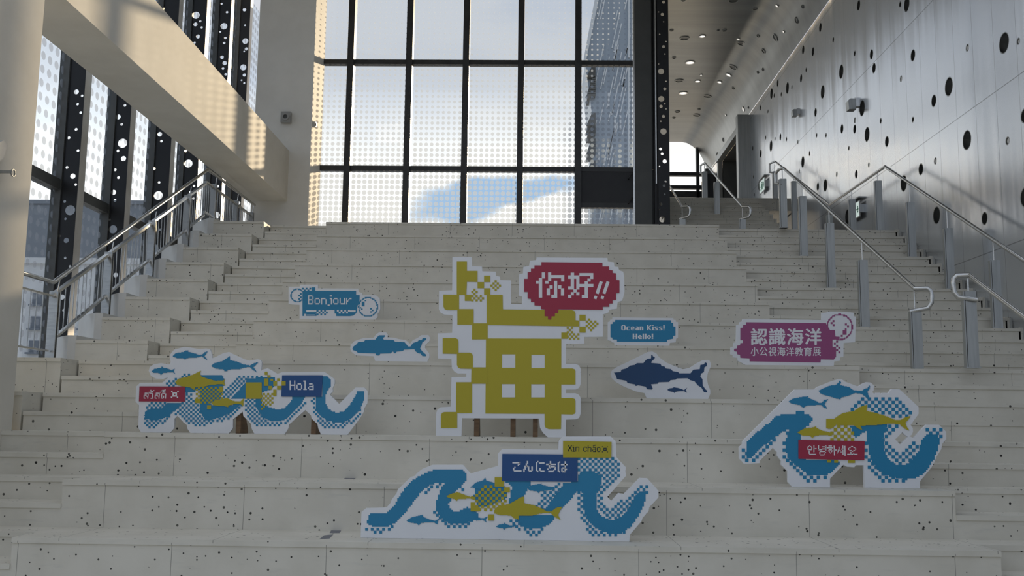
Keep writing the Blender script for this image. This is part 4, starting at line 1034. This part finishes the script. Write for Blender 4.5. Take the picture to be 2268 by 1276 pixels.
# --- wave at the front with blue and yellow labels
K_ = Board('wave_cutout', 'wide blue wave cut-out on the lowest tier with navy Japanese and yellow Vietnamese greeting plates', 'cutout', 7.03, 790, 950, 3.287, zt(0))
K_.panel("68,808 30,762 35,605 68,578 215,575 245,540 255,515 290,470 300,440 395,350 420,345 440,320 480,290 550,262 775,262 830,325 920,300 1030,270 1028,180 1058,147 1468,152 1470,90 1500,55 1850,55 1885,90 1890,205 1960,280 1956,310 1962,340 1825,495 1855,525 1905,468 1945,475 2060,358 2115,360 2197,450 2197,500 2130,570 2125,600 2080,650 2075,670 1990,770 1985,795 1955,826")
B1 = ["75,690 85,630 110,615 215,615 240,590 275,560 300,510 330,460 380,400 440,350 500,320 555,300 775,300 805,335 805,365 775,400 720,455 690,480 685,520 668,545 690,595 745,600 800,570 830,575 870,600 890,640 870,665 800,685 740,690 680,690 640,675 600,630 580,590 580,530 595,480 610,440 640,395 600,390 540,405 480,450 420,520 370,590 320,640 270,690 220,715 160,715 90,705",
      "1075,380 1270,380 1265,410 1230,460 1215,500 1190,530 1200,630 1280,630 1440,630 1440,660 1390,700 1340,725 1260,735 1200,710 1165,670 1155,600 1130,580 1105,540 1115,490 1130,420",
      "1330,590 1380,570 1420,520 1470,450 1510,390 1610,385 1610,330 1660,310 1730,310 1785,345 1790,380 1760,440 1745,500 1745,570 1770,620 1820,655 1870,665 1920,640 1970,590 2010,520 2040,470 2070,455 2105,460 2105,500 2080,580 2040,650 1990,720 1940,755 1850,765 1780,745 1720,710 1680,660 1655,600 1648,540 1640,450 1600,455 1560,510 1510,560 1450,620", "870,420 1060,400 1100,440 1095,500 1060,520 960,560 880,560 850,500"]
K_.pix(B1, 12.3, P_BLUE, 'wave_print', d=1)
C1 = ["70,700 100,715 210,720 270,695 260,735 190,760 130,760 70,745", "640,395 560,410 480,455 465,495 540,450 625,405", "570,530 595,530 600,640 660,690 790,690 830,675 800,712 740,728 640,720 590,665 565,610", "1105,650 1165,650 1200,715 1260,740 1340,730 1400,700 1350,760 1290,780 1240,775 1150,715",
      "1290,560 1350,480 1450,390 1515,390 1440,500 1390,560 1330,590", "1610,210 1890,210 1925,280 1925,340 1850,420 1800,480 1745,500 1745,440 1785,380 1785,345 1730,310 1610,325", "1740,490 1800,480 1790,520 1800,560 1850,600 1900,540 1920,505 1960,505 2000,470 2040,415 2110,415 2135,500 2105,500 2105,460 2060,460 2000,540 1950,610 1880,668 1800,645 1755,590",
      "1595,455 1645,450 1655,600 1690,670 1730,715 1790,750 1870,765 1960,745 1890,788 1720,785 1650,700 1615,620", "750,420 790,415 790,440 740,470 730,450"]
K_.pix(C1, 20.6, P_BLUE, 'pixel_pattern', check=0, d=2)
fishes(K_, ["362,668 400,645 440,635 480,625 485,640 530,660 570,670 605,652 590,675 590,697 565,682 510,680 470,685 450,703 440,690 390,682", "828,425 870,390 920,375 930,360 938,355 942,375 1005,395 1060,430 900,440", "860,640 920,652 958,636 940,660 945,680 915,662 870,668",
            "1238,430 1270,412 1320,402 1345,398 1350,408 1400,420 1440,425 1440,440 1380,450 1335,455 1325,470 1310,455 1260,448", "1012,712 1040,695 1072,692 1078,680 1084,692 1120,705 1160,695 1145,715 1110,718 1080,725 1072,738 1065,722 1040,722"], P_BLUE)
K_.pix(["850,480 900,420 960,420 1050,430 1100,480 1090,540 1000,600 900,600 850,540"], 20.6, P_YELL, 'pixel_pattern', check=1, d=4)
K_.rects([(1005,352,1072,420),(1070,425,1115,462),(830,535,862,600),(862,568,895,600),(958,622,1000,668)], P_YELL, 'pixel_pattern', d=5)
fishes(K_, ["1000,615 1005,580 1050,560 1110,545 1150,525 1190,500 1215,492 1218,540 1290,555 1350,580 1385,600 1420,600 1450,575 1495,565 1478,600 1465,625 1485,665 1440,640 1410,610 1340,615 1280,630 1180,632 1178,660 1145,650 1120,630 1050,628",
            "652,490 690,472 720,465 735,460 760,470 800,485 830,495 850,485 850,515 830,508 800,508 760,512 740,510 728,525 710,510 670,502"], P_YELL, d=5)
pl = K_.fill(["1060,182 1608,187 1608,385 1058,380"], P_DBLUE, 'greeting_plate', d=6); pl['label'] = 'deep blue plate with a white Japanese greeting'
K_.strokes([(230,283,450,283),(440,300,440,330),(395,355),(290,430),(250,455,250,510),(275,540,480,540),(685,245,685,300),(650,320,650,390),(610,390,610,480),(575,495,575,560),(660,395,695,395),(718,420,718,520),(745,545,800,545),(828,420,828,520),
            (1010,250),(968,280,968,525),(1008,555),(1065,293,1200,293),(1078,465,1078,520),(1105,550,1200,550),(1405,250,1405,320),(1285,335,1560,335),(1368,350,1368,445),(1400,445),(1325,485),(1425,405,1530,405),(1552,430,1552,500),(1510,520),(1355,555,1485,555),
            (1695,265),(1653,290,1653,540),(1690,560),(1750,340,1920,340),(1870,255,1870,540),(1795,450,1850,450),(1765,480,1765,540),(1795,560,1850,560),(1905,495)], 46, P_WHITE, 'lettering', pl, 1120, 1005, 14.17, d=7)
pl = K_.fill(["1502,87 1855,95 1853,210 1502,208"], P_YELL, 'greeting_plate', d=8); pl['label'] = 'yellow plate with a dark Vietnamese greeting'
K_.strokes([(265,285,290,330),(290,330,385,470),(385,470,390,515),(390,285,365,330),(365,330,270,470),(270,470,262,515),(460,290),(435,350,480,350),(485,355,480,515),(438,520,520,520),(575,350,570,520),(605,350,680,350),(702,375,695,520),
            (925,350,1005,350),(897,385,897,495),(925,520,1000,520),(1032,380),(1030,495),(1085,290,1080,530),(1110,360,1185,360),(1208,390,1203,530),(1295,360,1375,360),(1400,385,1395,530),(1305,430,1390,430),(1272,465,1272,505),(1300,535,1395,535),(1300,300,1325,297),(1350,275,1395,265),
            (1490,360,1555,360),(1465,390,1465,505),(1580,390,1580,505),(1490,535,1555,535)], 36, P_DARK, 'lettering', pl, 1245, 972, 18.9, d=9)
frame_mark(K_, [(1685,335),(1890,335),(1685,545),(1890,545)], 42, (1720,375,1860,515), (1768,415,1815,465), P_DARK, P_YELL, pl, 1245, 972, 18.9, 9)
for x in (300, 1000, 1750): K_.prop(x, 600)

# --- wave on the right with a red label
R_ = Board('wave_cutout', 'blue wave cut-out with yellow tuna and a red Korean greeting plate, below the handrail posts', 'cutout', 7.72, 1620, 820, 4.536, zt(1))
R_.panel("80,890 78,775 110,745 112,715 635,195 835,193 870,165 1000,115 1075,90 1110,92 1140,115 1275,165 1320,135 1360,120 1400,125 1432,155 1430,200 1415,220 1435,240 1450,228 1490,226 1505,240 1520,228 1560,228 1572,238 1610,190 1690,192 1880,370 1880,440 1800,550 1822,585 1824,620 1810,650 1785,664 1800,668 1830,683 1960,548 2085,548 2158,620 2158,690 2115,745 2110,790 2060,870 2055,890 2020,960 1990,1000 1895,1115 1895,1160 1862,1195 1380,1195 1338,1140 1330,955 1250,955 1235,975 1160,970 1125,950 990,1090 990,1140 955,1180 610,1180 568,1125 565,1015 500,950 500,910 460,860 460,825 415,780 285,910 282,935 125,940", ["1645,695 1718,622 1740,648 1778,668 1700,752"])
B1 = ["155,790 160,720 210,670 260,620 330,565 410,510 440,470 520,440 650,435 650,412 728,412 730,440 780,445 810,470 810,515 785,520 780,560 730,580 690,640 700,700 720,850 760,900 1090,910 1080,950 1020,1010 970,1050 850,1060 760,1040 690,990 620,940 570,890 545,800 545,700 575,640 590,590 540,600 490,640 420,690 350,740 290,790 240,830 190,890 150,890",
      "1300,550 1570,540 1550,600 1520,690 1530,800 1570,880 1640,940 1710,960 1780,930 1840,880 1890,790 1900,720 1960,650 2000,640 2075,640 2090,720 2070,800 2040,880 1980,980 1900,1060 1830,1085 1740,1100 1630,1075 1540,1050 1470,1000 1420,930 1390,870 1370,790 1365,650 1350,615 1280,660 1240,690 1190,560"]
for q in B1: R_.pix([q], 17, P_BLUE, 'wave_print', d=1)
C1 = ["105,790 155,790 155,870 190,890 240,830 350,740 440,670 440,700 350,780 230,915 140,915 105,875", "500,700 545,700 545,800 570,880 620,940 690,990 760,1040 850,1060 950,1055 950,1090 850,1115 770,1115 680,1080 610,1015 540,945 500,865", "525,595 590,595 590,640 525,640", "1175,410 1290,295 1380,265 1625,265 1725,300 1805,380 1805,470 1700,490 1560,460 1450,430 1360,400 1340,350 1200,420",
      "1560,540 1700,540 1660,600 1590,640 1560,690 1600,780 1650,800 1700,850 1750,790 1810,720 1890,720 1890,790 1840,880 1700,965 1570,880 1520,790 1520,680", "1332,700 1370,700 1370,800 1395,880 1430,940 1475,1005 1550,1055 1640,1080 1785,1095 1785,1135 1510,1135 1420,1045 1338,905", "1950,580 2115,580 2120,720 2085,710 2070,640 1980,640 1950,640"]
R_.pix(C1, 34.2, P_BLUE, 'pixel_pattern', check=0, d=2)
fishes(R_, ["875,205 920,185 985,155 1050,148 1080,120 1085,103 1102,122 1085,148 1180,170 1230,205 1310,208 1330,190 1365,180 1385,150 1392,165 1385,190 1365,215 1375,250 1395,300 1380,305 1350,270 1310,240 1240,230 1180,255 1100,275 1095,292 1060,288 990,265 930,250 890,230",
            "572,315 620,285 700,270 770,262 765,275 860,315 880,332 910,325 930,300 970,292 950,320 935,345 962,385 935,382 900,350 850,352 770,355 735,365 723,383 690,352 600,335"], P_BLUE)
R_.pix(["985,560 1200,560 1230,600 1230,705 985,705"], 34.2, P_YELL, 'pixel_pattern', check=1, d=4)
R_.rects([(960,900,1000,928),(1030,905,1070,930),(1170,905,1240,932)], P_YELL, 'pixel_pattern', d=4)
fishes(R_, ["948,490 1030,490 1060,465 1120,430 1230,410 1280,375 1330,355 1360,350 1358,410 1450,430 1560,465 1640,500 1700,500 1740,475 1800,456 1780,490 1745,530 1760,570 1788,608 1740,590 1690,545 1600,535 1470,550 1290,558 1312,602 1270,585 1230,555 1050,550 1000,590 948,585",
            "662,628 700,600 740,585 820,575 852,560 850,580 920,610 990,625 1010,660 940,650 870,655 830,662 810,682 790,660 710,655"], P_YELL, d=5)
pl = R_.fill(["670,700 1335,712 1332,905 670,890"], P_RED, 'greeting_plate', d=6); pl['label'] = 'red plate with a white Korean greeting'
R_.strokes([(345,258),(310,285),(285,300,285,390),(300,395,395,395),(412,310,412,375),(382,288),(485,258,485,465),(495,360,560,360),(325,445,325,520),(345,550,535,550),(640,258,640,390),(645,398,750,398),(775,300,880,300),(775,370,880,370),(885,268,885,405),
            (705,455,850,455),(682,478,682,528),(708,570,820,570),(875,490),(848,535),(985,270,1075,270),(930,335,1105,335),(990,400,1075,400),(968,435),(1100,435),(1005,470),(1040,505),(1075,462),(1160,272,1170,575),(1180,405,1240,405),
            (1325,308,1325,385),(1302,405,1290,465),(1265,505),(1355,415,1368,430),(1395,475),(1415,375,1455,375),(1455,268,1460,555),(1520,278,1525,585),(1738,290,1778,290),(1675,320,1700,320),(1645,352,1645,388),(1685,425,1735,425),(1780,450),(1820,320,1850,325),(1880,358,1880,388),(1815,425,1845,425),(1720,482,1720,530),(1815,512,1815,540),(1612,550,1928,550)], 34, P_WHITE, 'lettering', pl, 1770, 970, 15.12, d=7)
R_.prop(760, 950); R_.prop(1560, 950)

# little dark floor stickers on the lowest tiers
for lab, Z, q in (('dark square floor sticker on the tier behind the front wave', zt(0), [(735, 1173), (757, 1173), (752, 1181), (730, 1181)]), ('dark slanted floor sticker at the edge of the lowest tier', zt(0), [(718, 1186), (738, 1184), (730, 1193), (707, 1195)]),
                  ('dark grey floor sticker near the blue-plate wave on the lower tier', zt(1), [(768, 1055), (792, 1055), (786, 1061), (762, 1061)])):
    v = [onZ(Z, *p) for p in q]
    mb = MB(); mb.quadbox([(p.x, p.y, Z) for p in v], [(p.x, p.y, Z+.0015) for p in v])
    tag(mb.build('floor_sticker', DECAL), lab, 'sticker', 'floor stickers')
